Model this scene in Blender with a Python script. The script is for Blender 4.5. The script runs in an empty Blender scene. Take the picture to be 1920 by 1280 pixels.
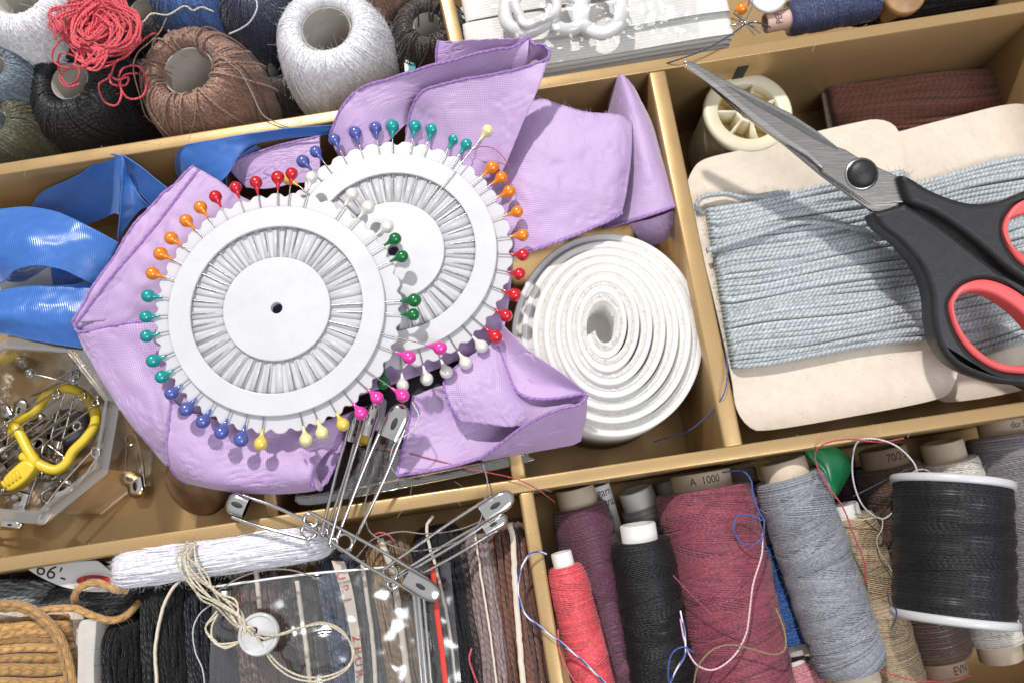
import bpy, bmesh, math, random
import numpy as np
from mathutils import Vector, Matrix, noise

random.seed(7); rng = np.random.default_rng(7)
scene = bpy.context.scene
COL = scene.collection
S = 0.001                                   # all lengths below are millimetres

# ------------------------------------------------------------------ camera
F_PX, NADIR, CAM_Z = 1570.0, 345.0, 265.0   # photograph is 1920 x 1280
TILT = math.atan(NADIR / F_PX)
cam_data = bpy.data.cameras.new('camera'); cam = bpy.data.objects.new('camera', cam_data); COL.objects.link(cam)
cam.location = (0, 0, CAM_Z * S); cam.rotation_euler = (TILT, 0, 0)
cam_data.sensor_width = 36.0; cam_data.lens = 36.0 * F_PX / 1920.0
cam_data.clip_start = 0.01; cam_data.clip_end = 50.0
cam_data.dof.use_dof = True; cam_data.dof.focus_distance = 0.212; cam_data.dof.aperture_fstop = 22.0
scene.camera = cam

# ------------------------------------------------------------------ light
world = bpy.data.worlds.new('World'); scene.world = world; world.use_nodes = True
bg = world.node_tree.nodes['Background']; bg.inputs[1].default_value = 1.0       # pale room: light ceiling, dimmer walls
_wt = world.node_tree; _g = _wt.nodes.new('ShaderNodeTexCoord'); _sx = _wt.nodes.new('ShaderNodeSeparateXYZ'); _mr = _wt.nodes.new('ShaderNodeMapRange'); _mx = _wt.nodes.new('ShaderNodeMix'); _mx.data_type = 'RGBA'
_wt.links.new(_g.outputs['Generated'], _sx.inputs[0]); _wt.links.new(_sx.outputs[2], _mr.inputs[0]); _mr.inputs[1].default_value = 0.0; _mr.inputs[2].default_value = 0.9
_wt.links.new(_mr.outputs[0], _mx.inputs[0]); _mx.inputs[6].default_value = (.11, .108, .105, 1); _mx.inputs[7].default_value = (.52, .53, .545, 1); _wt.links.new(_mx.outputs[2], bg.inputs[0])

def area_lamp(name, direction, dist, size, power, color, target=(0, 40, 40)):
    d = Vector(direction).normalized(); t = Vector(target) * S
    L = bpy.data.lights.new(name, 'AREA'); L.shape = 'DISK'; L.size = size; L.energy = power; L.color = color
    o = bpy.data.objects.new(name, L); COL.objects.link(o)
    o.location = t + d * dist; o.rotation_euler = (-d).to_track_quat('-Z', 'Y').to_euler()
    return o
area_lamp('key_lamp', (-0.34, 0.80, 1.12), 1.30, 0.06, 14.0, (1.0, 0.965, 0.92))
area_lamp('fill_lamp', (0.75, -0.75, 1.5), 0.95, 0.45, 3.4, (0.93, 0.96, 1.0))

vs = scene.view_settings
vs.view_transform = 'Standard'; vs.look = 'None'; vs.exposure = 0.17; vs.gamma = 1.0; vs.use_curve_mapping = False
scene.cycles.max_bounces = 10; scene.cycles.transparent_max_bounces = 24
scene.cycles.caustics_reflective = False; scene.cycles.caustics_refractive = False

# ------------------------------------------------------------------ pixel -> place
_c, _s = math.cos(TILT), math.sin(TILT)
def P(px, py, z):
    """point (mm) at height z seen at photograph pixel px, py"""
    dx, dy = (px - 960.0) / F_PX, -(py - 640.0) / F_PX
    w = np.array([dx, _c * dy + _s, _s * dy - _c])
    return np.array([0, 0, CAM_Z]) + w * ((z - CAM_Z) / w[2])
def PP(pts): return np.array([P(*p) for p in pts])
def pxmm(px, py, z):
    return np.linalg.norm(P(px + 1, py, z) - P(px, py, z))

# ------------------------------------------------------------------ objects
def tag(o, label, cat, group=None):
    o['label'] = label; o['category'] = cat
    if group: o['group'] = group
    return o
def thing(name, label, cat, loc=(0, 0, 0), group=None):
    o = bpy.data.objects.new(name, None); COL.objects.link(o)
    o.location = Vector(loc) * S; o.empty_display_size = 0.005
    return tag(o, label, cat, group)
def link(name, me, mat, parent=None, world_verts=True):
    o = bpy.data.objects.new(name, me); COL.objects.link(o)
    if mat is not None and not me.materials: me.materials.append(mat)
    if parent is not None:
        o.parent = parent
        if world_verts: o.matrix_parent_inverse = Matrix.Translation(-parent.location)
    return o
def mesh(name, V, Fs, mat=None, parent=None, uv=None, smooth=True, world_verts=True):
    """V in mm; Fs (n,4)/(n,3) array or list of lists"""
    V = np.asarray(V, dtype=np.float64) * S
    me = bpy.data.meshes.new(name)
    if isinstance(Fs, np.ndarray):
        n, k = Fs.shape
        me.vertices.add(len(V)); me.vertices.foreach_set('co', V.ravel())
        me.loops.add(n * k); me.loops.foreach_set('vertex_index', Fs.ravel().astype(np.int32))
        me.polygons.add(n); me.polygons.foreach_set('loop_start', np.arange(0, n * k, k, dtype=np.int32))
        me.update(calc_edges=True); me.validate()
    else:
        me.from_pydata([tuple(v) for v in V], [], [tuple(f) for f in Fs]); me.update()
    if uv is not None:
        l = me.uv_layers.new(name='UVMap')
        idx = np.empty(len(me.loops), dtype=np.int32); me.loops.foreach_get('vertex_index', idx)
        l.data.foreach_set('uv', np.asarray(uv)[idx].ravel())
    if smooth: me.polygons.foreach_set('use_smooth', np.ones(len(me.polygons), dtype=bool))
    return link(name, me, mat, parent, world_verts)

def catmull(P0, n, closed=False):
    """resample control points (k,d) to n points, Catmull-Rom, uniform in parameter"""
    A = np.asarray(P0, float); k = len(A)
    if k == 2 and not closed:
        t = np.linspace(0, 1, n)[:, None]; return A[0] * (1 - t) + A[1] * t
    if closed:
        E = np.vstack([A[-1:], A, A[:2]]); t = np.linspace(0, k, n, endpoint=False)
    else:
        E = np.vstack([2 * A[0] - A[1], A, 2 * A[-1] - A[-2]]); t = np.linspace(0, k - 1, n)
    i = np.minimum(t.astype(int), (k if closed else k - 1) - 1); u = (t - i)[:, None]
    a, b, c, d = E[i], E[i + 1], E[i + 2], E[i + 3]
    return 0.5 * (2 * b + (c - a) * u + (2 * a - 5 * b + 4 * c - d) * u ** 2 + (3 * b - a - 3 * c + d) * u ** 3)
def even(A, n, closed=False):
    """resample by arc length"""
    B = catmull(A, max(len(A) * 16, n * 2), closed)
    if closed: B = np.vstack([B, B[:1]])
    L = np.r_[0, np.cumsum(np.linalg.norm(np.diff(B, axis=0), axis=1))]
    t = np.linspace(0, L[-1], n, endpoint=not closed)
    return np.stack([np.interp(t, L, B[:, j]) for j in range(B.shape[1])], 1)

def tube_arrays(poly, r, sides=6, closed=False, seed_id=True):
    """poly (N,M,3) -> verts, quads, uv (u = mm along, v = strand id + turn)"""
    A = np.asarray(poly, float)
    if A.ndim == 2: A = A[None]
    N, M, _ = A.shape
    if closed: T = np.roll(A, -1, 1) - np.roll(A, 1, 1)
    else: T = np.gradient(A, axis=1)
    T /= np.linalg.norm(T, axis=2, keepdims=True) + 1e-12
    ref = np.tile(np.array([0.13, 0.21, 0.97]), (N, 1)); bad = np.abs((ref * T[:, 0]).sum(1)) > 0.92
    ref[bad] = np.array([0.95, 0.2, 0.1])
    Nn = np.empty_like(A); n = ref
    for j in range(M):
        n = n - T[:, j] * (n * T[:, j]).sum(1, keepdims=True); n /= np.linalg.norm(n, axis=1, keepdims=True) + 1e-12
        Nn[:, j] = n
    B = np.cross(T, Nn)
    a = np.arange(sides) * 2 * math.pi / sides
    R = np.broadcast_to(np.asarray(r, float), (N, M)) if np.ndim(r) else np.full((N, M), float(r))
    V = A[:, :, None, :] + R[:, :, None, None] * (np.cos(a)[None, None, :, None] * Nn[:, :, None, :] + np.sin(a)[None, None, :, None] * B[:, :, None, :])
    L = np.concatenate([np.zeros((N, 1)), np.cumsum(np.linalg.norm(np.diff(A, axis=1), axis=2), 1)], 1)
    uv = np.empty((N, M, sides, 2)); uv[..., 0] = L[:, :, None]
    tri = 1 - np.abs(2 * np.arange(sides) / sides - 1)          # seamless turn coordinate
    uv[..., 1] = (np.arange(sides) / sides * 0.98)[None, None, :] + (np.arange(N)[:, None, None] if seed_id else 0)
    idx = np.arange(N * M * sides).reshape(N, M, sides)
    if closed: i0, i1 = idx, np.roll(idx, -1, 1)
    else: i0, i1 = idx[:, :-1], idx[:, 1:]
    Fq = np.stack([i0, np.roll(i0, -1, 2), np.roll(i1, -1, 2), i1], -1).reshape(-1, 4)
    return V.reshape(-1, 3), Fq, uv.reshape(-1, 2)
def merge(parts):
    V, Q, U, o = [], [], [], 0
    for v, f, u in parts:
        V.append(v); Q.append(f + o); U.append(u); o += len(v)
    return np.vstack(V), np.vstack(Q), np.vstack(U)
def tubes(name, poly, r, mat, parent=None, sides=6, closed=False):
    V, Q, U = tube_arrays(poly, r, sides, closed)
    return mesh(name, V, Q, mat, parent, U)
def rod(name, poly, r, mat, parent=None, sides=8, tip=0.15):
    """one tube with rounded closed ends"""
    A = np.asarray(poly, float); t0 = A[0] - A[1]; t0 /= np.linalg.norm(t0); t1 = A[-1] - A[-2]; t1 /= np.linalg.norm(t1)
    rr = r if np.ndim(r) else np.full(len(A), r)
    A = np.vstack([A[0] + t0 * rr[0] * .7, A[0] + t0 * rr[0] * .5, A, A[-1] + t1 * rr[-1] * .5, A[-1] + t1 * rr[-1] * .7])
    rr = np.r_[rr[0] * tip, rr[0] * .75, rr, rr[-1] * .75, rr[-1] * tip]
    return tubes(name, A, rr[None], mat, parent, sides)
def fuzz_arrays(poly, n, length, r=0.035):
    A = np.asarray(poly, float)
    if A.ndim == 2: A = A[None]
    i = rng.integers(0, A.shape[0], n); j = rng.integers(0, A.shape[1], n)
    p = A[i, j]; d = rng.normal(size=(n, 3)); d[:, 2] = np.abs(d[:, 2]) * .8; d /= np.linalg.norm(d, axis=1, keepdims=True)
    c = rng.normal(size=(n, 3)) * .7; L = length * rng.uniform(.4, 1.2, (n, 1))
    pts = np.stack([p + d * L * t + c * L * t * t for t in (0, .35, .7, 1.0)], 1)
    return tube_arrays(pts, r, 3)

def grid_mesh(name, G, mat, parent=None, thick=0.25, uvscale=1.0, smooth=True):
    """G (a,b,3) mm"""
    a, b, _ = G.shape
    idx = np.arange(a * b).reshape(a, b)
    Q = np.stack([idx[:-1, :-1], idx[:-1, 1:], idx[1:, 1:], idx[1:, :-1]], -1).reshape(-1, 4)
    du = np.r_[0, np.cumsum(np.linalg.norm(np.diff(G, axis=1), axis=2).mean(0))]
    dv = np.r_[0, np.cumsum(np.linalg.norm(np.diff(G, axis=0), axis=2).mean(1))]
    uv = np.stack(np.broadcast_arrays(du[None, :], dv[:, None]), -1).reshape(-1, 2) * uvscale
    o = mesh(name, G.reshape(-1, 3), Q, mat, parent, uv, smooth)
    if thick:
        m = o.modifiers.new('thickness', 'SOLIDIFY'); m.thickness = thick * S; m.offset = 0
    return o
def loft(rows, na=28, nb=44, wrinkle=0.0, wscale=0.12, seed=0, crease=0.):
    """rows of (px,py,z) control points -> smooth grid (na,nb,3)"""
    R = [catmull(PP(r), nb) for r in rows]
    R = np.array(R)
    G = np.stack([catmull(R[:, j], na) for j in range(nb)], 1)
    if wrinkle:
        for i in range(na):
            for j in range(nb):
                p = Vector(G[i, j] * wscale) + Vector((seed * 7.3, 0, 0))
                q = Vector((p.x * 1.1 + p.y * .5, p.y * 3.2 - p.x * 1.2, p.z)) * 2.2
                G[i, j, 2] += wrinkle * (noise.noise(p) + 0.5 * noise.noise(p * 2.3)) - crease * (1 - min(abs(noise.noise(q)) * 4.5, 1.0)) * max(noise.noise(p * 1.4 + Vector((3, 9, 0))) + .25, 0)
    return G

def lathe_arrays(prof, segs=48, cap=False):
    prof = np.asarray(prof, float); k = len(prof); a = np.arange(segs) * 2 * math.pi / segs
    V = np.stack([prof[:, None, 0] * np.cos(a), prof[:, None, 0] * np.sin(a), np.broadcast_to(prof[:, None, 1], (k, segs))], -1)
    idx = np.arange(k * segs).reshape(k, segs)
    Q = np.stack([idx[:-1], np.roll(idx[:-1], -1, 1), np.roll(idx[1:], -1, 1), idx[1:]], -1).reshape(-1, 4)
    L = np.r_[0, np.cumsum(np.linalg.norm(np.diff(prof, axis=0), axis=1))]
    uv = np.stack(np.broadcast_arrays(L[:, None], (np.arange(segs) / segs)[None, :]), -1).reshape(-1, 2)
    return V.reshape(-1, 3), Q, uv
def frame(axis, ref=(1, 0, 0)):
    """3x3 with columns x,y,z; z = axis, x near ref"""
    z = np.asarray(axis, float); z = z / np.linalg.norm(z)
    x = np.asarray(ref, float); x = x - z * (x @ z); x /= np.linalg.norm(x)
    return np.stack([x, np.cross(z, x), z], 1)
def lathe(name, prof, o, axis, mat, parent=None, segs=48, ref=(1, 0, 0)):
    V, Q, U = lathe_arrays(prof, segs)
    return mesh(name, V @ frame(axis, ref).T + np.asarray(o), Q, mat, parent, U)

def flat(name, outline, holes, z0, thick, mat, parent=None, bevel=0.15, M=None, smooth=True, res=2):
    """extruded 2-D outline (mm); M maps local (x,y,z) -> world mm as (R3x3, origin)"""
    cu = bpy.data.curves.new(name, 'CURVE'); cu.dimensions = '2D'; cu.fill_mode = 'BOTH'
    cu.extrude = max(thick / 2 - bevel, 0.01); cu.bevel_depth = bevel; cu.bevel_resolution = res; cu.offset = -bevel
    for poly in [outline] + list(holes):
        sp = cu.splines.new('POLY'); sp.points.add(len(poly) - 1); sp.use_cyclic_u = True
        co = np.zeros((len(poly), 4)); co[:, :2] = np.asarray(poly)[:, :2]; co[:, 3] = 1
        sp.points.foreach_set('co', co.ravel())
    ob = bpy.data.objects.new(name, cu); me = bpy.data.meshes.new_from_object(ob)
    bpy.data.objects.remove(ob); bpy.data.curves.remove(cu); me.name = name
    n = len(me.vertices); V = np.empty(n * 3); me.vertices.foreach_get('co', V); V = V.reshape(-1, 3)
    V[:, 2] += z0 + thick / 2
    if M is not None: V = V @ M[0].T + M[1]
    me.vertices.foreach_set('co', (V * S).ravel()); me.materials.clear()
    if smooth:
        me.polygons.foreach_set('use_smooth', np.ones(len(me.polygons), dtype=bool))
        me.set_sharp_from_angle(angle=math.radians(40))
    me.update()
    return link(name, me, mat, parent)
def px_outline(pts, z, n=120, smooth=True):
    A = PP([(x, y, z) for x, y in pts])
    return (even(A, n, True) if smooth else A)[:, :2]

def box_arrays(x0, x1, y0, y1, z0, z1):
    V = np.array([[x, y, z] for z in (z0, z1) for y in (y0, y1) for x in (x0, x1)], float)
    Q = np.array([[0, 2, 3, 1], [4, 5, 7, 6], [0, 1, 5, 4], [2, 6, 7, 3], [0, 4, 6, 2], [1, 3, 7, 5]])
    return V, Q, np.zeros((8, 2))
def wall(name, a, b, w, z0, z1, mat, parent, bevel=0.5):
    """upright board between ground points a and b (mm)"""
    a = np.asarray(a, float)[:2]; b = np.asarray(b, float)[:2]; d = b - a; L = np.linalg.norm(d); x = d / L
    V, Q, U = box_arrays(0, L, -w / 2, w / 2, z0, z1)
    W = np.stack([a[0] + V[:, 0] * x[0] - V[:, 1] * x[1], a[1] + V[:, 0] * x[1] + V[:, 1] * x[0], V[:, 2]], 1)
    o = mesh(name, W, Q, mat, parent, U, smooth=False)
    m = o.modifiers.new('edge', 'BEVEL'); m.width = bevel * S; m.segments = 3; m.limit_method = 'ANGLE'
    return o
def text_mesh(name, body, size, mat, parent, R, o, bend=None, squeeze=1.0, depth=0.02):
    """lettering; local x,y in the frame R at o (mm); bend = radius of the cylinder it wraps (axis = local y)"""
    cu = bpy.data.curves.new(name, 'FONT'); cu.body = body; cu.size = size; cu.align_x = 'CENTER'; cu.align_y = 'CENTER'; cu.resolution_u = 3
    ob = bpy.data.objects.new(name, cu); me = bpy.data.meshes.new_from_object(ob); bpy.data.objects.remove(ob); bpy.data.curves.remove(cu)
    bm = bmesh.new(); bm.from_mesh(me); bmesh.ops.subdivide_edges(bm, edges=[e for e in bm.edges if e.calc_length() > size * .2], cuts=2); bm.to_mesh(me); bm.free()
    n = len(me.vertices); V = np.empty(n * 3); me.vertices.foreach_get('co', V); V = V.reshape(-1, 3); V[:, 0] *= squeeze
    V[:, 2] = depth
    if bend:
        a = V[:, 0] / bend; V = np.stack([np.sin(a) * (bend + depth), V[:, 1], np.cos(a) * (bend + depth)], 1)
    me.vertices.foreach_set('co', ((V @ R.T + np.asarray(o)) * S).ravel()); me.materials.clear(); me.update(); me.name = name
    return link(name, me, mat, parent)

# ------------------------------------------------------------------ materials
def srgb(h):
    c = [int(h[i:i + 2], 16) / 255 for i in (0, 2, 4)]
    return tuple(x / 12.92 if x <= .04045 else ((x + .055) / 1.055) ** 2.4 for x in c)
class NT:
    def __init__(s, name):
        s.m = bpy.data.materials.new(name); s.m.use_nodes = True; s.t = s.m.node_tree
        s.b = s.t.nodes['Principled BSDF']; s.out = s.t.nodes['Material Output']
    def n(s, typ, **kw):
        nd = s.t.nodes.new(typ)
        for k, v in kw.items(): setattr(nd, k, v)
        return nd
    def l(s, a, b): s.t.links.new(a, b)
    def math(s, op, a, b=None, c=None):
        nd = s.n('ShaderNodeMath', operation=op)
        for i, v in enumerate((a, b, c)):
            if v is None: continue
            if isinstance(v, (int, float)): nd.inputs[i].default_value = v
            else: s.l(v, nd.inputs[i])
        return nd.outputs[0]
    def mix(s, f, a, b, typ='MIX'):
        nd = s.n('ShaderNodeMix', data_type='RGBA', blend_type=typ)
        for i, v in ((0, f), (6, a), (7, b)):
            if isinstance(v, (int, float)): nd.inputs[i].default_value = v
            elif isinstance(v, tuple): nd.inputs[i].default_value = (*v, 1) if len(v) == 3 else v
            else: s.l(v, nd.inputs[i])
        return nd.outputs[2]
    def noise(s, scale, detail=3, coord='Object', rough=.55, vec=None):
        nd = s.n('ShaderNodeTexNoise'); nd.inputs['Scale'].default_value = scale; nd.inputs['Detail'].default_value = detail; nd.inputs['Roughness'].default_value = rough
        if vec is None: vec = s.n('ShaderNodeTexCoord').outputs[coord]
        s.l(vec, nd.inputs['Vector']); return nd.outputs['Fac']
    def ramp(s, f, a, b, lo=0., hi=1.):
        nd = s.n('ShaderNodeMapRange'); nd.inputs[1].default_value = lo; nd.inputs[2].default_value = hi; nd.inputs[3].default_value = a; nd.inputs[4].default_value = b
        s.l(f, nd.inputs[0]); return nd.outputs[0]
    def bump(s, h, strength=.5, dist=.0002, prev=None):
        nd = s.n('ShaderNodeBump'); nd.inputs['Strength'].default_value = strength; nd.inputs['Distance'].default_value = dist
        s.l(h, nd.inputs['Height'])
        if prev is not None: s.l(prev, nd.inputs['Normal'])
        s.l(nd.outputs[0], s.b.inputs['Normal']); return nd.outputs[0]
    def set(s, **kw):
        for k, v in kw.items():
            k = {'color': 'Base Color', 'rough': 'Roughness', 'metal': 'Metallic', 'spec': 'Specular IOR Level', 'sheen': 'Sheen Weight', 'sss': 'Subsurface Weight', 'coat': 'Coat Weight', 'trans': 'Transmission Weight', 'ior': 'IOR', 'aniso': 'Anisotropic'}.get(k, k)
            i = s.b.inputs[k]
            if isinstance(v, tuple): i.default_value = (*v, 1) if len(v) == 3 else v
            elif isinstance(v, (int, float)): i.default_value = v
            else: s.l(v, i)
        return s
def plain(name, col, rough=.5, metal=0., spec=.5, var=.12, nscale=300., bump=.0, bscale=2500., rv=.05, **kw):
    """colour with a little blotch and fine relief"""
    t = NT(name); c = srgb(col) if isinstance(col, str) else col
    n = t.noise(nscale, 4); f = t.ramp(n, 1 - var, 1 + var, .3, .7)
    mul = t.n('ShaderNodeVectorMath', operation='SCALE'); mul.inputs[0].default_value = c; t.l(f, mul.inputs['Scale'])
    t.set(color=mul.outputs[0], rough=t.ramp(t.noise(nscale * 2.3, 3), max(rough - rv, .02), min(rough + rv, 1), .3, .7), metal=metal, spec=spec, **kw)
    if bump: t.bump(t.noise(bscale, 3), bump, .0001)
    return t.m
def yarn(name, col, period=2.4, plies=2, rough=.75, depth=.55, dark=.62, rvar=.22, sheen=.25, spec=.25, dist=.0003):
    """twisted strand: uv.x = mm along, uv.y = strand id + turn"""
    t = NT(name); c = srgb(col) if isinstance(col, str) else col
    uv = t.n('ShaderNodeUVMap'); sp = t.n('ShaderNodeSeparateXYZ'); t.l(uv.outputs[0], sp.inputs[0])
    u, v = sp.outputs[0], sp.outputs[1]
    idn = t.math('FLOOR', v); turn = t.math('SUBTRACT', v, idn)
    wn = t.n('ShaderNodeTexWhiteNoise', noise_dimensions='1D'); t.l(idn, wn.inputs['W'])
    ph = t.math('ADD', t.math('MULTIPLY', u, 1.0 / period), t.math('MULTIPLY', turn, float(plies)))
    ph = t.math('ADD', ph, wn.outputs['Value'])
    sn = t.math('ABSOLUTE', t.math('SINE', t.math('MULTIPLY', ph, math.pi)))
    hgt = t.math('POWER', sn, .6)
    r1 = t.ramp(wn.outputs['Value'], 1 - rvar, 1 + rvar * .6)
    r2 = t.ramp(t.noise(900., 3), .82, 1.15, .3, .7)
    f = t.math('MULTIPLY', t.math('MULTIPLY', r1, r2), t.ramp(hgt, dark, 1.05))
    mul = t.n('ShaderNodeVectorMath', operation='SCALE'); mul.inputs[0].default_value = c; t.l(f, mul.inputs['Scale'])
    t.set(color=mul.outputs[0], rough=rough, spec=spec, sheen=sheen)
    t.b.inputs['Sheen Roughness'].default_value = .5
    b = t.bump(hgt, depth, dist); fine = t.math('SINE', t.math('MULTIPLY', t.math('ADD', t.math('MULTIPLY', u, 2.2), t.math('MULTIPLY', turn, 9.0)), 2 * math.pi))
    t.bump(fine, .18, .00008, b)
    return t.m
def weave(name, col, col2, pitch=.6, rough=.42, sheen=.4, contrast=.3, bump=.5, ang=0.6, twill=False, spec=.5, aniso=0., thin=0.):
    """woven ribbon; uv in mm"""
    t = NT(name); uv = t.n('ShaderNodeUVMap'); mp = t.n('ShaderNodeMapping'); mp.inputs['Rotation'].default_value = (0, 0, ang); t.l(uv.outputs[0], mp.inputs[0])
    sp = t.n('ShaderNodeSeparateXYZ'); t.l(mp.outputs[0], sp.inputs[0])
    k = 2 * math.pi / pitch
    a = t.math('SINE', t.math('MULTIPLY', sp.outputs[0], k)); b = t.math('SINE', t.math('MULTIPLY', sp.outputs[1], k))
    h = a if twill else t.math('MULTIPLY', a, b)
    h01 = t.ramp(h, 0, 1, -1, 1)
    n = t.noise(60, 3)
    c = t.mix(h01, tuple(x * (1 - contrast) for x in srgb(col)), tuple(min(x * (1 + contrast * .7), 1) for x in srgb(col)))
    c = t.mix(t.ramp(n, 0, .5, .35, .75), c, srgb(col2))
    t.set(color=c, rough=rough, sheen=sheen, spec=spec); t.b.inputs['Sheen Roughness'].default_value = .35
    if aniso: t.set(aniso=aniso)
    t.bump(h01, bump, .00012)
    if thin:                                             # thin cloth lets light through
        tl = t.n('ShaderNodeBsdfTranslucent'); t.l(c, tl.inputs[0]); mx = t.n('ShaderNodeMixShader'); mx.inputs[0].default_value = thin
        t.l(t.b.outputs[0], mx.inputs[1]); t.l(tl.outputs[0], mx.inputs[2]); t.l(mx.outputs[0], t.out.inputs[0])
    return t.m
def clear(name, tint=(.96, .96, .96), rough=.06, base=.06, gain=.75, wave=0.0, wscale=80.):
    """thin clear plastic: see-through, with reflections that grow towards grazing"""
    t = NT(name); t.t.nodes.remove(t.b)
    tr = t.n('ShaderNodeBsdfTransparent'); tr.inputs[0].default_value = (*tint, 1)
    gl = t.n('ShaderNodeBsdfGlossy'); gl.inputs['Roughness'].default_value = rough; gl.inputs['Color'].default_value = (1, 1, 1, 1)
    lw = t.n('ShaderNodeLayerWeight'); lw.inputs[0].default_value = .35
    if wave:
        b = t.n('ShaderNodeBump'); b.inputs['Strength'].default_value = wave; b.inputs['Distance'].default_value = .002; t.l(t.noise(wscale, 4), b.inputs['Height'])
        t.l(b.outputs[0], gl.inputs['Normal']); t.l(b.outputs[0], lw.inputs['Normal'])
    f = t.ramp(lw.outputs['Facing'], base, gain, 0, 1)
    mx = t.n('ShaderNodeMixShader'); t.l(f, mx.inputs[0]); t.l(tr.outputs[0], mx.inputs[1]); t.l(gl.outputs[0], mx.inputs[2]); t.l(mx.outputs[0], t.out.inputs[0])
    return t.m
# ------------------------------------------------------------------ the box
def gold_material(name, base, rough, metal):
    t = NT(name)
    n = t.noise(2600, 2); n2 = t.noise(90, 4); sc = t.noise(800, 5, rough=.7)
    c = t.mix(t.ramp(n, 0, 1, .35, .65), tuple(x * .94 for x in base), tuple(min(1, x * 1.05) for x in base))
    c = t.mix(t.ramp(n2, 0, .22, .4, .7), c, (base[0] * .7, base[1] * .62, base[2] * .5))
    c = t.mix(t.ramp(sc, 0, .7, .655, .70), c, (.72, .66, .55))          # rubbed spots
    t.set(color=c, rough=t.ramp(n2, rough - .06, rough + .1, .3, .7), metal=metal, spec=.4)
    t.bump(n, .12, .0001)
    return t.m
M_GOLD = gold_material('gold_board', (.515, .345, .165), .34, .5)
RIM, WALL_W = 45.0, 3.7
FLOOR_Z = 0.0
AB0, AB1 = P(-330, 370, RIM), P(1985, 2, RIM)
C0, C1 = P(-330, 1109, RIM), P(2120, 735, RIM)
def on(a, b, t): return a + (b - a) * t
box = thing('sewing_box', 'open gold cardboard sewing box divided into compartments by gold walls', 'sewing box', (0, 40, 0))
dAB = (AB1 - AB0) / np.linalg.norm(AB1 - AB0); nrm = np.array([-dAB[1], dAB[0], 0])
TOP0, TOP1 = AB0 + nrm * 95, AB1 + nrm * 88
BOT0, BOT1 = C0 - nrm * 80, C1 - nrm * 80
def quadfloor():
    pts = [BOT0 - dAB * 2, BOT1 + dAB * 2, TOP1 + dAB * 2, TOP0 - dAB * 2]
    V = [(p[0], p[1], z) for z in (-2.0, FLOOR_Z) for p in pts]
    return V, [[3, 2, 1, 0], [4, 5, 6, 7], [0, 1, 5, 4], [1, 2, 6, 5], [2, 3, 7, 6], [3, 0, 4, 7]]
fv, ff = quadfloor(); mesh('floor', fv, ff, M_GOLD, box, smooth=False)
wall('long_wall', AB0, AB1, WALL_W, 0, RIM, M_GOLD, box)
wall('long_wall', C0, C1, WALL_W, 0, RIM, M_GOLD, box)
RW = AB1 + dAB * 1.85
wall('outer_wall', TOP1 + dAB * 1.85, BOT1 + dAB * 1.85, WALL_W, 0, RIM + .3, M_GOLD, box)
wall('outer_wall', TOP0 - dAB * 1.85, BOT0 - dAB * 1.85, WALL_W, 0, RIM + .3, M_GOLD, box)
wall('outer_wall', TOP0, TOP1, WALL_W, 0, RIM - .3, M_GOLD, box)
wall('outer_wall', BOT0, BOT1, WALL_W, 0, RIM - .3, M_GOLD, box)
def cut(a, b, line0, line1, side):
    """end of a->b where it meets the wall line, half a wall short"""
    a, b = a[:2], b[:2]; p, d = line0[:2], line1[:2] - line0[:2]; e = b - a
    A = np.array([[e[0], -d[0]], [e[1], -d[1]]]); t = np.linalg.solve(A, p - a)[0]
    q = a + e * t; return q - e / np.linalg.norm(e) * side * (WALL_W / 2 - .25)
def divider(top_px, bot_px, w=WALL_W, z1=RIM - .4, up=True, low=True):
    a, b = P(*top_px, RIM), P(*bot_px, RIM)
    return a, b
for (tp, bp, l0, l1, ww, zz) in [((1232, 130), (1372, 812), (AB0, AB1), (C0, C1), 5.0, RIM - .4),
                             ((440, 600), (497, 950), (AB0, AB1), (C0, C1), 3.4, RIM - 6),
                             ((925, 600), (968, 860), (AB0, AB1), (C0, C1), 3.8, RIM - 3.0),
                             ((985, 915), (1045, 1280), (C0, C1), (BOT0, BOT1), 3.8, RIM - .6),
                             ((838, 0), (855, 75), (TOP0, TOP1), (AB0, AB1), 4.2, RIM - .4)]:
    a, b = P(*tp, RIM), P(*bp, RIM)
    wall("divider", cut(b, a, *l0, 1), cut(a, b, *l1, 1), ww, 0, zz, M_GOLD, box, .7)
# ------------------------------------------------------------------ pin wheels
M_WHITE = plain('white_plastic', (.60, .60, .62), .28, spec=.5, var=.035, nscale=90, bump=.04, bscale=900)
M_WHITE.node_tree.nodes['Principled BSDF'].inputs['Subsurface Weight'].default_value = .12
M_WHITE.node_tree.nodes['Principled BSDF'].inputs['Subsurface Radius'].default_value = (.001, .001, .001)
M_THINW = NT('thin_white_plastic'); M_THINW.set(color=(.77, .77, .80), rough=.3, spec=.5)
_tl = M_THINW.n('ShaderNodeBsdfTranslucent'); _tl.inputs[0].default_value = (.9, .9, .93, 1); _ms = M_THINW.n('ShaderNodeMixShader'); _ms.inputs[0].default_value = .35
M_THINW.l(M_THINW.b.outputs[0], _ms.inputs[1]); M_THINW.l(_tl.outputs[0], _ms.inputs[2]); M_THINW.l(_ms.outputs[0], M_THINW.out.inputs[0]); M_THINW.bump(M_THINW.noise(700, 3), .04, .0001); M_THINW = M_THINW.m
M_STEEL = plain('bright_steel', (.40, .385, .37), .3, metal=1., var=.08, nscale=500)
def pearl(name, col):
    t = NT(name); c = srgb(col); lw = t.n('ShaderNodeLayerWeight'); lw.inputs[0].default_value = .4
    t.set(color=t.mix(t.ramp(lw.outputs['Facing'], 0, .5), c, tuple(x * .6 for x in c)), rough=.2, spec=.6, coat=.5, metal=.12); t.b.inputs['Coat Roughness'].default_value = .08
    return t.m
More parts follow.
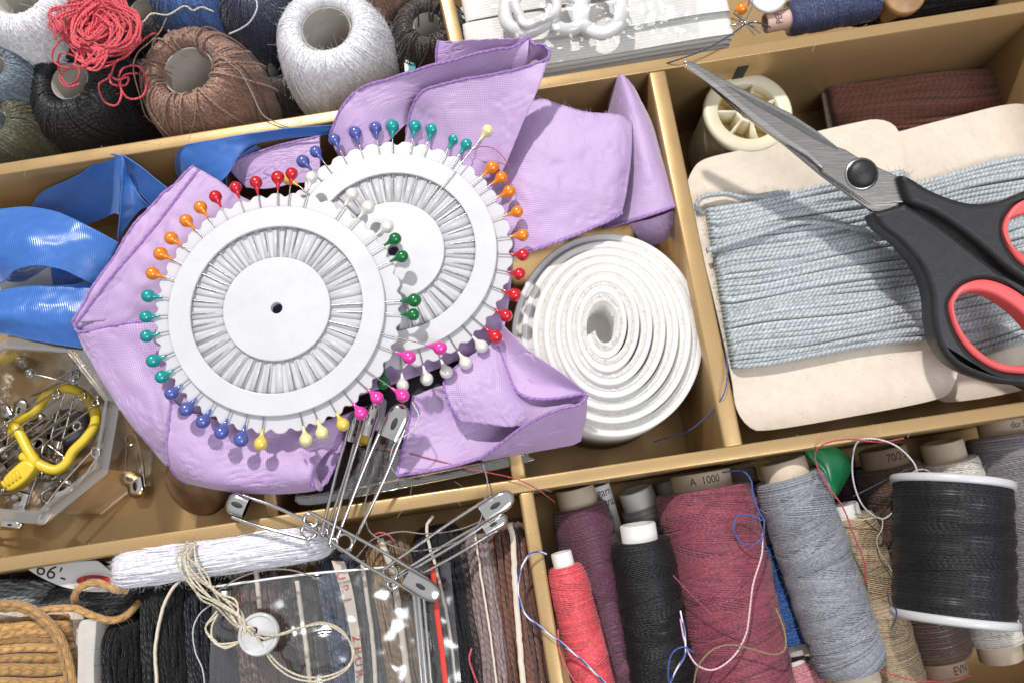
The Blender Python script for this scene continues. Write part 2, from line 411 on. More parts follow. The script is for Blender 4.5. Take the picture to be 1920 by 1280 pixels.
PEARL = {k: pearl('pearl_' + k, v) for k, v in dict(red='d31a2c', orange='f08a1d', teal='0f9a98', blue='5560ad', yellow='f0d05e', cream='ece3a4', white='e8e6e0', green='06703a', pink='f542ae').items()}
def pin_head_profile():
    pr = [(0.001, 1.74)]
    for a in np.linspace(78, -38, 14): pr.append((1.74 * math.cos(math.radians(a)), 1.74 * math.sin(math.radians(a))))
    pr += [(.95, -1.5), (.62, -1.95), (.42, -2.6), (.33, -3.2), (.30, -3.6)]
    return pr
_hv, _hq, _hu = lathe_arrays(pin_head_profile(), 20)
HEAD_ME = {}
def head_mesh(col):
    if col not in HEAD_ME:
        o = mesh('head', _hv, _hq, PEARL[col]); HEAD_ME[col] = o.data; COL.objects.unlink(o); bpy.data.objects.remove(o)
    return HEAD_ME[col]
SHAFT_ME = {}
def shaft_mesh(L):
    L = round(L)
    if L not in SHAFT_ME:
        V, Q, U = tube_arrays(np.array([[0, 0, -3.0], [0, 0, -L + 3], [0, 0, -L]]), np.array([[.17, .17, .05]]), 6)
        o = mesh('shaft', V, Q, M_STEEL); SHAFT_ME[L] = o.data; COL.objects.unlink(o); bpy.data.objects.remove(o)
    return SHAFT_ME[L]
ORD = ['first', 'second', 'third', 'fourth', 'fifth', 'sixth', 'seventh']
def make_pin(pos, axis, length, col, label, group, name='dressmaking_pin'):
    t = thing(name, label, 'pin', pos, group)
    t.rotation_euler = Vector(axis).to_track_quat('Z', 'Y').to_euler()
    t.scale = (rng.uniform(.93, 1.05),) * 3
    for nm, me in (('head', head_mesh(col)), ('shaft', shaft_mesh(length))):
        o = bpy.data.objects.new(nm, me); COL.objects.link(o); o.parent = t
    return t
def pin_wheel(name, label, cpx, rpx, z, heads, which, tilt, n=40):
    cx, cy = cpx; C = P(cx, cy, z); k = pxmm(cx, cy, z) * rpx / 202.0     # mm per reference pixel
    R = np.array(Matrix.Rotation(math.radians(tilt[0]), 3, 'X') @ Matrix.Rotation(math.radians(tilt[1]), 3, 'Y'))
    w = thing(name, label, 'pin wheel', C)
    M = (R, C)
    a = np.linspace(0, 2 * math.pi, n * 14, endpoint=False)
    sc = (233 - 8.0 * (.5 + .5 * np.cos(a * n)) ** 2.2) * k
    circ = lambda r, m=160: np.stack([np.cos(np.linspace(0, 2 * math.pi, m, endpoint=False)), np.sin(np.linspace(0, 2 * math.pi, m, endpoint=False))], 1) * r * k
    flat('scalloped_plate', np.stack([np.cos(a), np.sin(a)], 1) * sc[:, None], [circ(10.5, 40)], -.75, .7, M_THINW, w, .25, M)
    flat('outer_ring', circ(202), [circ(160)], .35, 1.05, M_WHITE, w, .3, M)
    flat('centre_disc', circ(100), [circ(10.5, 40)], .0, 1.3, M_WHITE, w, .25, M)
    V, Q, U = box_arrays(97 * k, 164 * k, -1, 1, -.3, .38)
    out = V[:, 0] > 130 * k; V[:, 1] *= np.where(out, 8.4, 5.4) * k; V[V[:, 2] > 0, 1] *= .88
    sp = mesh('spoke', V, Q, M_THINW, smooth=False); me = sp.data; COL.objects.unlink(sp); bpy.data.objects.remove(sp)
    off = .08 if which == 'front' else .11
    for i in range(n):
        o = bpy.data.objects.new('spoke', me); COL.objects.link(o); o.parent = w
        ang = 2 * math.pi * i / n + off
        o.matrix_local = Matrix(R.tolist()).to_4x4() @ Matrix.Rotation(ang, 4, 'Z')
    cnt = {}
    tot = {}
    for h in heads: tot[h[0]] = tot.get(h[0], 0) + 1
    for h in heads:
        col, hx, hy = h[:3]; cnt[col] = cnt.get(col, 0) + 1
        nrm_ = R[:, 2]; o = C + nrm_ * (.75 if len(h) < 4 else h[3])
        # head sits in the wheel's plane
        d0 = P(hx, hy, z) - P(hx, hy, z + 1); d0 /= np.linalg.norm(d0)
        p0 = P(hx, hy, z); s = ((o - p0) @ nrm_) / (d0 @ nrm_); H = p0 + d0 * s
        ax = H - o; L = np.linalg.norm(ax); L = L - 103 * k
        cname = {'cream': 'pale yellow', 'white': 'pearl white'}.get(col, col)
        make_pin(H, ax, L, col, f'{ORD[cnt[col]-1]} {cname} headed pin, counted clockwise, on the {which} pin wheel', f'pins held by the {which} pin wheel')
    return w
front_heads = [('white', 660, 365), ('white', 690, 389), ('white', 726, 425), ('green', 741, 448), ('green', 754, 481), ('green', 777, 563), ('green', 775, 590),
    ('pink', 825, 652), ('pink', 767, 669), ('pink', 755, 741), ('pink', 707, 745), ('pink', 677, 774), ('yellow', 643, 795), ('cream', 604, 811), ('cream', 574, 824), ('yellow', 489, 831),
    ('blue', 452, 824), ('blue', 415, 810), ('blue', 380, 790), ('blue', 349, 767), ('blue', 321, 737), ('teal', 303, 706), ('teal', 287, 676), ('teal', 275, 630), ('teal', 274, 594), ('teal', 278, 555),
    ('orange', 286, 513), ('orange', 301, 476), ('orange', 321, 447), ('orange', 349, 414), ('orange', 376, 389), ('red', 404, 369), ('red', 442, 352), ('red', 480, 342), ('red', 521, 333), ('red', 547, 326), ('white', 584, 333)]
back_heads = [('yellow', 541, 336), ('blue', 568, 303), ('blue', 592, 285), ('blue', 627, 262), ('blue', 666, 249), ('blue', 704, 240), ('teal', 736, 237), ('teal', 778, 237), ('teal', 810, 243), ('teal', 851, 261), ('teal', 875, 271),
    ('cream', 914, 245, 2.0), ('orange', 923, 314), ('orange', 940, 333), ('orange', 955, 359), ('orange', 970, 397), ('orange', 980, 441), ('red', 981, 478), ('red', 974, 514), ('red', 965, 553), ('red', 949, 592), ('red', 929, 631),
    ('white', 903, 649), ('white', 873, 680), ('white', 837, 697), ('white', 800, 710), ('white', 755, 722), ('green', 719, 718)]
Z_FRONT, Z_BACK = 57.0, 50.5
pin_wheel('pin_wheel', 'white plastic pin wheel lying in front, fully visible, overlapping the other wheel', (521, 580), 202, Z_FRONT, front_heads, 'front', (0, 0))
pin_wheel('pin_wheel', 'white plastic pin wheel partly hidden behind the front pin wheel', (738, 472), 194, Z_BACK, back_heads, 'back', (0, 0))
# ------------------------------------------------------------------ ribbons
M_LILAC = weave('lilac_ribbon_weave', 'd2b4e0', 'bc98d0', pitch=.68, contrast=.27, bump=.6, rough=.42, sheen=.45, spec=.6, thin=.16)
M_HEM = yarn('lilac_hem_cord', 'a87cc6', period=1.8, plies=2, rough=.4, depth=.6, sheen=.3, spec=.5)
M_BLUE = weave('blue_satin_weave', '4179cd', '3369be', pitch=.6, contrast=.22, bump=.35, rough=.3, sheen=.5, ang=.15, twill=True, spec=.8, thin=.12)
M_BLUEHEM = yarn('blue_selvedge', '3f78cf', period=.9, plies=1, rough=.4, depth=.4, sheen=.2, spec=.5)
rib = thing('lilac_ribbon', 'lilac woven ribbon with corded hems, crumpled under the two pin wheels', 'ribbon', P(640, 600, 45))
def fold(rows, hems=(), part='ribbon_fold', par=rib, mat=M_LILAC, na=54, nb=72, wr=.6, seed=0, hem_r=.42, hm=None, thick=.2, ws=.12, crease=.7):
    G = loft(rows, na, nb, wr, ws, seed, crease if mat is M_LILAC else 0)
    o = grid_mesh(part, G, mat, par, thick)
    for e in hems:
        line = {'t': G[0], 'b': G[-1], 'l': G[:, 0], 'r': G[:, -1]}[e]
        rod('hem_cord', line, hem_r, hm or M_HEM, o, 6)
    return G
# left wing of the ribbon under the front wheel
fold([[(362, 312, 51), (405, 335, 51), (455, 370, 49), (530, 400, 47)],
      [(262, 410, 50), (330, 418, 52), (420, 440, 50), (530, 450, 47)],
      [(200, 500, 49), (270, 510, 52), (380, 520, 49), (530, 520, 47)],
      [(135, 604, 48), (165, 624, 47.6), (230, 632, 48), (320, 632, 48.5), (530, 632, 46)]], 'l', seed=1, wr=0.75)
fold([[(372, 318, 51.6), (410, 345, 50), (450, 380, 48)],
      [(290, 425, 52.0), (340, 440, 50), (420, 450, 48)],
      [(214, 512, 52.2), (290, 520, 49), (380, 530, 48)],
      [(143, 606, 49.3), (230, 600, 48), (300, 606, 48)]], 'l', seed=11, wr=0.38)
fold([[(136, 606, 48.4), (150, 622, 49.6), (210, 610, 51), (300, 601, 52), (530, 600, 49)],
      [(160, 660, 47), (200, 690, 48), (262, 690, 50), (330, 690, 51), (530, 700, 48)],
      [(220, 760, 45), (255, 790, 47), (300, 790, 50), (335, 770, 51), (530, 780, 48)],
      [(300, 862, 40), (312, 872, 41.5), (330, 862, 46), (350, 830, 48), (530, 830, 47)]], 't', seed=2, wr=0.68)
# billow at the bottom left
fold([[(322, 745, 52.2), (350, 770, 52.4), (430, 790, 51.5), (520, 800, 50), (600, 790, 49), (690, 760, 47)],
      [(316, 800, 51.5), (360, 820, 52.6), (430, 835, 51), (510, 826, 49.5), (560, 838, 51), (640, 822, 47)],
      [(314, 850, 50), (360, 868, 52), (430, 880, 51), (520, 872, 52), (578, 872, 53), (600, 862, 50)],
      [(326, 886, 46), (370, 900, 49.5), (440, 908, 50), (520, 906, 51), (578, 900, 52.5), (590, 890, 50)],
      [(350, 905, 42), (400, 916, 45), (460, 924, 46), (530, 925, 47), (585, 920, 48), (596, 914, 48)]], 'l', seed=3, wr=0.52)
fold([[(500, 795, 47), (560, 800, 46), (640, 790, 47)],
      [(560, 840, 46.5), (600, 840, 46), (643, 828, 49)],
      [(580, 880, 46), (600, 876, 46.5), (633, 860, 50)],
      [(588, 912, 45.5), (598, 918, 47.5), (612, 905, 50)]], 'r', seed=4, wr=0.30)
fold([[(572, 862, 52.9), (584, 870, 50), (590, 872, 47)], [(580, 885, 52.9), (590, 890, 51), (596, 893, 48)], [(588, 912, 52), (600, 920, 50.5), (606, 916, 48.5)]], 'l', seed=5, wr=0.00, na=10, nb=10)
# upper folds
fold([[(822, 77, 53), (860, 76, 55), (900, 74, 56.5), (945, 73, 57.5), (992, 69, 58.5)],
      [(818, 105, 51), (860, 103, 52), (900, 100, 53), (945, 96, 54), (990, 88, 57)],
      [(822, 150, 48), (860, 150, 48), (900, 145, 49), (945, 130, 50), (985, 120, 54)]], 'l', seed=6, wr=0.22)
fold([[(618, 255, 48), (640, 205, 52), (672, 168, 55), (740, 145, 57), (830, 118, 58), (915, 95, 58.5), (960, 88, 58.5), (992, 71, 59)],
      [(640, 300, 47), (672, 240, 51), (720, 200, 53.5), (780, 178, 53), (840, 160, 52), (915, 130, 53), (955, 115, 55), (990, 100, 58)],
      [(690, 340, 46), (720, 280, 48), (760, 235, 49), (800, 205, 48), (850, 195, 48), (915, 165, 49), (950, 150, 51), (984, 135, 54)]], 't', seed=7, wr=0.60, nb=60)
fold([[(762, 250, 50), (772, 205, 54), (792, 174, 57), (830, 158, 59), (900, 143, 60), (960, 132, 60), (1028, 112, 60.5)],
      [(756, 300, 48), (785, 250, 50), (815, 215, 54), (855, 205, 56), (915, 195, 56), (960, 185, 57), (1010, 165, 59)],
      [(756, 360, 46), (790, 310, 47), (830, 280, 50), (870, 270, 52), (920, 262, 52), (950, 250, 54), (980, 232, 56)],
      [(770, 420, 44), (800, 380, 44), (840, 350, 46), (880, 340, 48), (920, 335, 48), (935, 330, 50), (948, 310, 52)]], 't', seed=8, wr=0.52, na=36, nb=60)
fold([[(992, 72, 58.5), (1002, 84, 60), (1018, 84, 61), (1030, 98, 61), (1028, 112, 60.5)],
      [(985, 132, 53), (992, 120, 53), (1004, 112, 53), (1014, 118, 54), (1018, 132, 58)]], 't', seed=9, wr=0.00, na=14)
# flat cut end on the right
G = fold([[(960, 205, 45), (1008, 186, 48.5), (1050, 196, 49), (1105, 211, 49), (1160, 214, 49), (1185, 232, 47)],
      [(940, 290, 45), (1000, 280, 49.5), (1055, 280, 50), (1110, 285, 50), (1160, 285, 50), (1184, 292, 47.5)],
      [(935, 380, 45), (990, 370, 48.5), (1050, 365, 49), (1110, 360, 49), (1150, 360, 48.5), (1175, 362, 46.5)],
      [(930, 485, 44), (985, 473, 46), (1050, 452, 46.5), (1110, 427, 46.5), (1145, 412, 46.2), (1166, 400, 45)]], 'b', seed=10, wr=0.45, na=44, nb=50, ws=.16, crease=.9)
fz = fuzz_arrays(G[0:1, 6:], 150, .7, .04); mesh('frayed_edge', *fz[:2], M_LILAC, rib, fz[2])['kind'] = 'stuff'
# standing roll against the divider
fold([[(1148, 168, 38), (1156, 146, 44), (1166, 140, 46.5), (1178, 150, 45), (1190, 166, 42)],
      [(1140, 205, 36), (1160, 190, 44), (1182, 190, 47.5), (1204, 205, 46), (1224, 235, 41)],
      [(1142, 290, 34), (1170, 280, 42), (1202, 280, 47), (1228, 290, 46), (1250, 322, 41)],
      [(1148, 360, 34), (1175, 355, 41), (1212, 345, 46), (1240, 345, 46), (1266, 370, 42)],
      [(1130, 428, 34), (1170, 418, 40), (1210, 406, 44), (1245, 394, 45), (1272, 384, 43)]], 'b', seed=12, wr=0.38, na=40, nb=30)
fold([[(1180, 420, 36), (1215, 412, 39), (1245, 402, 40), (1268, 392, 41)],
      [(1195, 445, 28), (1222, 440, 32), (1246, 430, 36), (1268, 415, 38)],
      [(1205, 462, 22), (1225, 460, 26), (1246, 452, 30), (1264, 436, 33)]], '', seed=13, wr=.5, ws=.5)
# lower right folds
fold([[(944, 610, 50), (965, 632, 51.5), (1000, 662, 52.5), (1055, 700, 53), (1099, 735, 52)],
      [(940, 635, 48), (955, 665, 48), (990, 700, 48), (1040, 722, 49), (1099, 737, 51.5)],
      [(934, 650, 49), (950, 692, 48.5), (972, 735, 48.5), (1020, 748, 49), (1098, 738, 51.5)]], 'b', seed=14, wr=0.45)
fold([[(870, 675, 49), (900, 655, 49), (934, 640, 49), (945, 650, 48), (950, 660, 47)],
      [(834, 712, 49.5), (880, 700, 50.5), (935, 700, 50), (985, 745, 46.5), (1060, 742, 48)],
      [(842, 755, 49.5), (890, 748, 51), (945, 752, 50.5), (1010, 768, 48), (1080, 752, 49)],
      [(865, 790, 48), (910, 795, 49.5), (960, 800, 49.5), (1005, 792, 49), (1050, 775, 49)]], 'l', seed=15, wr=0.45, na=34)
fold([[(775, 742, 44), (835, 722, 44), (900, 740, 43), (985, 790, 43)],
      [(766, 790, 44), (830, 800, 43), (900, 810, 42.5), (985, 805, 43)],
      [(755, 840, 44), (815, 845, 43.5), (880, 840, 43.5), (950, 826, 45)],
      [(744, 891, 45), (800, 883, 45), (850, 873, 45.5), (900, 858, 46.5)]], 'lb', seed=16, wr=0.45)
fold([[(898, 860, 46), (930, 838, 48), (960, 814, 50.5), (1000, 787, 53), (1050, 766, 54.5), (1085, 758, 54.5), (1101, 742, 54)],
      [(902, 862, 44), (935, 852, 45), (965, 840, 46), (1005, 825, 47), (1050, 806, 48), (1080, 796, 49), (1099, 780, 50)],
      [(906, 864, 42), (940, 857, 42), (970, 852, 42), (1010, 845, 42), (1050, 838, 42.5), (1075, 833, 43), (1089, 826, 44)]], 't', seed=17, wr=0.22)
fold([[(985, 740, 45.5), (1030, 742, 47), (1070, 741, 48.5), (1098, 740, 50.5)], [(985, 780, 44), (1030, 780, 45), (1065, 775, 46.5), (1090, 770, 48)], [(985, 820, 42), (1030, 815, 42.5), (1060, 810, 43.5), (1085, 805, 44)]], '', seed=22, wr=0.15)
# shaded piece behind, beside the blue loop
fold([[(425, 310, 40), (465, 292, 41), (520, 274, 42), (600, 256, 42)],
      [(440, 330, 38), (480, 320, 40), (530, 312, 41), (600, 300, 42)],
      [(462, 352, 38), (500, 355, 40), (550, 345, 41), (600, 340, 42)]], 't', seed=18, wr=0.45)

# hidden middle of the ribbon under the wheels
fold([[(440, 400, 46.5), (560, 380, 46), (700, 300, 46), (860, 300, 46), (960, 320, 46)],
      [(440, 520, 46.2), (560, 520, 45.5), (700, 460, 45.2), (860, 440, 45.2), (965, 440, 45.5)],
      [(440, 640, 46.2), (560, 640, 45.8), (700, 600, 45.2), (850, 570, 45.2), (955, 560, 45)],
      [(440, 780, 46.2), (560, 790, 45.8), (680, 740, 45), (820, 690, 45), (940, 640, 45)]], '', seed=21, wr=1.20)
bl = thing('blue_ribbon', 'shiny blue satin ribbon looping out of the left compartment', 'ribbon', P(120, 480, 35))
def bfold(rows, hems='tb', seed=0, wr=.3, **k):
    return fold(rows, hems, par=bl, mat=M_BLUE, hm=M_BLUEHEM, hem_r=.2, wr=wr, seed=seed, thick=.2, ws=.2, **k)
bfold([[(-60, 400, 37), (-20, 396, 40), (20, 391, 41), (60, 390, 41), (105, 398, 42), (155, 420, 44), (222, 456, 44)],
       [(-50, 470, 36), (-15, 470, 42), (20, 448, 44.6), (65, 444, 45.6), (110, 450, 45.2), (150, 468, 44), (205, 500, 41)],
       [(-10, 532, 34), (8, 527, 38), (28, 506, 43), (65, 497, 45.4), (112, 503, 44.6), (150, 520, 42), (188, 540, 38)]], nb=60)
bfold([[(6, 522, 36), (20, 528, 34), (45, 526, 32), (70, 512, 31), (90, 498, 31)], [(10, 500, 30), (25, 505, 28), (48, 505, 27), (70, 498, 27), (90, 490, 27)]], seed=2)
bfold([[(45, 420, 30), (60, 388, 35), (85, 358, 38), (140, 333, 39.5), (180, 306, 43), (208, 290, 45), (229, 294, 45.5)],
       [(50, 440, 26), (80, 415, 27), (115, 395, 28), (155, 380, 29), (190, 362, 33), (212, 350, 37), (227, 350, 40)],
       [(55, 470, 20), (90, 455, 20), (130, 440, 21), (165, 420, 24), (195, 408, 28), (213, 400, 31), (224, 402, 34)]], seed=3, nb=56)
bfold([[(229, 292, 45.8), (229, 340, 44), (226, 390, 41), (221, 450, 36)],
       [(231, 296, 45.8), (238, 335, 43), (250, 362, 41), (262, 395, 38)],
       [(232, 298, 45.6), (243, 335, 42), (262, 368, 41), (285, 392, 39)]], hems='tb', seed=4)
bfold([[(229, 290, 45.6), (262, 312, 44.5), (290, 335, 43), (325, 362, 42)],
       [(231, 305, 41), (250, 345, 38), (275, 375, 37), (300, 400, 36)]], seed=5)
bfold([[(-60, 560, 34), (0, 546, 37), (60, 537, 39), (120, 536, 39), (195, 528, 38)],
       [(-60, 600, 37), (0, 590, 40), (60, 590, 41), (120, 592, 41), (190, 600, 40)],
       [(-60, 620, 34), (0, 624, 36), (60, 636, 37), (110, 645, 37), (175, 655, 36)]], seed=6)
bfold([[(328, 288, 40), (338, 275, 44), (375, 268, 46), (437, 257, 46.5), (510, 246, 46.5), (560, 240, 46.5), (640, 234, 46)],
       [(328, 310, 38), (350, 304, 42), (390, 298, 44), (428, 282, 45), (490, 260, 45), (560, 250, 45), (640, 244, 45)],
       [(335, 338, 35), (362, 338, 39), (400, 346, 41), (424, 330, 43.5), (462, 278, 44), (530, 260, 44), (640, 250, 44)]], seed=7, nb=60)
bfold([[(424, 352, 40), (426, 325, 42), (440, 298, 43), (480, 274, 43.5)], [(418, 345, 34), (432, 320, 34), (455, 300, 35), (500, 284, 36)]], seed=8)
bfold([[(96, 505, 27), (130, 498, 28), (165, 505, 28)], [(100, 535, 25), (135, 532, 26), (165, 520, 26)]], seed=9)
# ------------------------------------------------------------------ hook-and-loop roll
M_TAPE = plain('white_tape', (.69, .68, .665), .45, var=.03, bump=.15, bscale=3000, sheen=.1)
M_PILE = plain('cream_pile', (.665, .65, .62), .9, var=.06, nscale=1200, bump=.3, bscale=2600, sheen=.5)
roll = thing('hook_and_loop_tape', 'thick roll of white hook and loop tape standing on its edge', 'tape roll', P(1140, 640, 0))
C0v = P(1131, 610, 47)[:2]; C1v = P(1143, 632, 38)[:2]
TURNS = 7.0
def spiral(off, n=760, t0=0., t1=1.):
    t = np.linspace(t0, t1, n); th = 2 * math.pi * TURNS * t + 3.5
    r = (4.4 + 21.3 * t) + off * (1.05 + .05 * np.sin(th * 1.0))
    sx = 1 - .22 * (1 - t) ** 2; sy = 1.12 + .26 * (1 - t) ** 2
    cx = C0v[0] + (C1v[0] - C0v[0]) * t; cy = C0v[1] + (C1v[1] - C0v[1]) * t
    a = -.5; x = r * np.cos(th) * sx; y = r * np.sin(th) * sy
    return np.stack([cx + x, cy + y], 1), t, th
def strip(name, o_in, o_out, ztop, zbot, mat, jag=0., t0=0., t1=1.):
    a, t, th = spiral(o_in, t0=t0, t1=t1); b, _, _ = spiral(o_out, t0=t0, t1=t1)
    zt = ztop(t, th) + (rng.normal(size=len(t)) * jag if jag else 0); zb = zbot(t)
    zc = .07
    rows = [np.c_[a, zb], np.c_[a, zt - zc], np.c_[a * .75 + b * .25, zt], np.c_[a * .25 + b * .75, zt], np.c_[b, zt - zc], np.c_[b, zb]]
    G = np.stack(rows, 1); n, k, _ = G.shape; idx = np.arange(n * k).reshape(n, k)
    Q = np.stack([idx[:-1], np.roll(idx[:-1], -1, 1), np.roll(idx[1:], -1, 1), idx[1:]], -1).reshape(-1, 4)
    L = np.r_[0, np.cumsum(np.linalg.norm(np.diff(a, axis=0), axis=1))]
    uv = np.stack([np.broadcast_to(L[:, None], (n, k)), np.broadcast_to(G[:, :, 2], (n, k))], -1).reshape(-1, 2)
    return mesh(name, G.reshape(-1, 3), Q, mat, roll, uv)
ztp = lambda t, th: 47.5 - 9.0 * np.clip((t - .1) / .9, 0, 1) ** 1.6 + .5 * np.sin(th + 1)
strip('tape', .1, 1.62, lambda t, th: ztp(t, th) + .12, lambda t: np.full_like(t, 3.0), M_TAPE)
strip('pile', -1.48, .1, lambda t, th: ztp(t, th) + .10, lambda t: np.full_like(t, 3.2), M_PILE, .05)
a_, t_, th_ = spiral(-.5)
fa = fuzz_arrays(np.c_[a_, ztp(t_, th_)], 5000, .7, .022); mesh('loop_fuzz', *fa[:2], M_PILE, roll, fa[2])['kind'] = 'stuff'

hb = np.c_[spiral(-1.0, n=100, t1=1 / TURNS)[0], np.full(100, 33.0)]
mesh('hole_floor', np.vstack([hb, [[*C0v, 31.5]]]), [[i, (i + 1) % 100, 100] for i in range(100)], M_PILE, roll)  # pale disc added across the roll's hole so it looks less dark
# loose outer layer lying lower
a_o, t_o, th_o = spiral(1.0, n=240, t0=.86)
# ------------------------------------------------------------------ yarn helper
def wraps(L0, L1, R0, R1, n, z_mid, z_side, r, skew=2.0, M=26, jitter=.35, layers=2, bulge=1.2):
    """strands lying across a card, from the line L0-L1 to the line R0-R1 (pixels)"""
    out = []
    for lay in range(layers):
        for i in range(n):
            t = (i + .5 + rng.normal() * .18) / n; tr = np.clip(t + rng.normal() * .012, 0, 1)
            lx, ly = L0[0] + (L1[0] - L0[0]) * t, L0[1] + (L1[1] - L0[1]) * t
            rx, ry = R0[0] + (R1[0] - R0[0]) * tr, R0[1] + (R1[1] - R0[1]) * tr
            zz = z_mid + lay * r * 1.15 + rng.normal() * r * .25
            edge = bulge * math.sin(math.pi * t) ** .5
            a = P(lx, ly, z_side); b = P(rx, ry, z_side)
            c1 = P(lx + (rx - lx) * .02, ly + (ry - ly) * .02 , zz - r * .9 + edge * .4); c2 = P(lx + (rx - lx) * .98, ly + (ry - ly) * .98, zz - r * .9 + edge * .4)
            mids = [P(lx + (rx - lx) * s, ly + (ry - ly) * s + 3.0 * math.sin(7 * s + i * .31) + rng.normal() * 1.2 * jitter, zz + edge * math.sin(math.pi * s) ** .6 + rng.normal() * r * jitter * .3) for s in (.07, .22, .4, .6, .78, .93)]
            out.append(catmull(np.array([a, c1] + mids + [c2, b]), M * 2))
    return np.array(out)
def card_material():
    t = NT('cream_cardboard'); n = t.noise(350, 5); f1 = t.noise(1500, 2); c = t.mix(t.ramp(n, 0, 1, .3, .7), (.66, .57, .475), (.73, .64, .545))
    c = t.mix(t.ramp(f1, 0, .75, .70, .76), c, (.25, .19, .14)); st = t.noise(45, 4); c = t.mix(t.ramp(st, 0, .15, .5, .75), c, (.56, .45, .34))
    t.set(color=c, rough=.8, spec=.25); t.bump(t.noise(1400, 5), .5, .00015); return t.m
M_CARD = card_material()
M_SKY = yarn('pale_blue_yarn', 'bcc4c9', period=1.4, plies=2, dark=.72, rvar=.12, depth=.8, sheen=.35)
M_CHOC = yarn('chocolate_yarn', '7a4a3a', period=2.0, plies=2, dark=.55, sheen=.3)
def yarn_part(parent, pts, r, mat, fz=1500, flen=1.3, name='yarn', sides=7):
    parts = [tube_arrays(pts, r, sides)]
    if fz: parts.append(fuzz_arrays(pts, fz, flen))
    V, Q, U = merge(parts); return mesh(name, V, Q, mat, parent, U)
def slab(name, outline_px, z, th, mat, parent, n=140, bevel=.25, smooth=True):
    return flat(name, px_outline(outline_px, z + th, n, smooth), [], z, th, mat, parent, bevel)

c1 = thing('yarn_card', 'cream card wound with pale blue yarn lying against the gold divider', 'yarn card', P(1540, 520, 30), 'yarn cards under the scissors')
slab('card', [(1290, 350), (1296, 324), (1320, 299), (1400, 279), (1500, 254), (1600, 231), (1645, 224), (1678, 236), (1692, 270), (1702, 330), (1740, 480), (1776, 620), (1796, 680), (1788, 722), (1757, 748), (1600, 780), (1440, 806), (1402, 797), (1379, 760), (1371, 705), (1338, 560), (1300, 410)], 32, 1.0, M_CARD, c1, bevel=.12)
pts = wraps((1322, 393), (1372, 690), (1695, 322), (1756, 634), 42, 33.8, 31.5, .72, layers=3, bulge=2.0, jitter=.6)
x1 = [np.array([P(1322, 378, 34), P(1308, 396, 34.5), P(1320, 372, 35.5), P(1370, 366, 35), P(1420, 372, 36.5), P(1500, 352, 37)])]
yarn_part(c1, pts, .72, M_SKY, 12000, 1.4)
dg = [catmull(PP([(1330, 610, 37.8), (1380, 570, 38.8), (1440, 545, 39.0), (1520, 515, 39.2), (1620, 480, 38.9), (1700, 455, 38)]), 52),
      catmull(PP([(1325, 470, 37.8), (1420, 440, 38.9), (1500, 417, 39), (1580, 424, 39.1), (1660, 440, 38.6), (1710, 460, 38)]), 52),
      catmull(PP([(1345, 520, 37.8), (1420, 520, 38.9), (1500, 500, 39), (1580, 480, 39.1), (1660, 478, 38.8), (1720, 500, 38)]), 52),
      catmull(PP([(1316, 402, 33), (1306, 388, 35), (1318, 370, 36), (1360, 364, 35.4), (1400, 370, 36), (1480, 358, 37.4)]), 52)]
yarn_part(c1, np.array(dg)[[1, 3]], .72, M_SKY, 300, 1.5, 'yarn_end')
c2 = thing('yarn_card', 'second card of pale blue yarn, further right beneath the scissor handles', 'yarn card', P(1860, 480, 24), 'yarn cards under the scissors')
slab('card', [(1640, 262), (1690, 246), (1780, 222), (1890, 196), (1935, 202), (1965, 240), (1990, 320), (2040, 600), (2045, 660), (2020, 700), (1900, 735), (1800, 752), (1760, 748), (1735, 700), (1650, 330)], 26.0, 1.0, M_CARD, c2, bevel=.12)
pts = wraps((1660, 352), (1740, 690), (1975, 280), (2030, 618), 42, 28.6, 26, .72, layers=3, bulge=1.6)
yarn_part(c2, pts, .72, M_SKY, 5000, 1.6)
c3 = thing('yarn_card', 'card of chocolate brown yarn deep at the back wall', 'yarn card', P(1720, 190, 10))
slab('card', [(1538, 152), (1700, 138), (1880, 126), (1900, 150), (1910, 250), (1560, 280)], 12, 1.3, M_CARD, c3, bevel=.2, smooth=False)
pts = wraps((1548, 158), (1575, 290), (1872, 130), (1915, 260), 21, 15.0, 12.5, .85, layers=3, bulge=1.0, jitter=.9)
yarn_part(c3, pts, .85, M_CHOC, 1800, 1.5)
# ------------------------------------------------------------------ cream spool standing in the corner
M_CREAM = plain('cream_plastic', (.80, .73, .55), .35, var=.03, sss=.3); M_CREAM.node_tree.nodes['Principled BSDF'].inputs['Subsurface Radius'].default_value = (.003, .002, .001)
M_AMBER = plain('amber_plastic', (.86, .70, .36), .4, var=.05)
M_CREAMTHREAD = yarn('cream_thread', 'cdbf9f', period=1.2, plies=1, dark=.75, sheen=.2)
cs = thing('plastic_spool', 'cream plastic spool with seven spokes standing under the scissor blade', 'spool', P(1405, 207, 0))
zt = 33.0; ctr = P(1404, 208, zt); cb = np.array([ctr[0] - .3, ctr[1] - 1.2, 0])
axs = (ctr - cb) / np.linalg.norm(ctr - cb); FR = frame(axs)
ro = 13.5; ri = 9.2
lathe('rim', [(ri, -3), (ri, -.4), (ri + .3, 0), (ro - .9, 0), (ro - .2, -.4), (ro, -1.2), (ro, -2.6), (ro - .5, -3.2), (ri, -3.2)], ctr, axs, M_CREAM, cs, 72)
lathe('hub', [(2.5, -8), (2.5, -.6), (2.7, -.4), (3.5, -.4), (3.7, -.7), (3.7, -8)], ctr, axs, M_CREAM, cs, 40)
lathe('barrel', [(ri + .2, -1.0), (ri + .1, -8.2), (0.01, -8.2)], ctr, axs, M_AMBER, cs, 48)
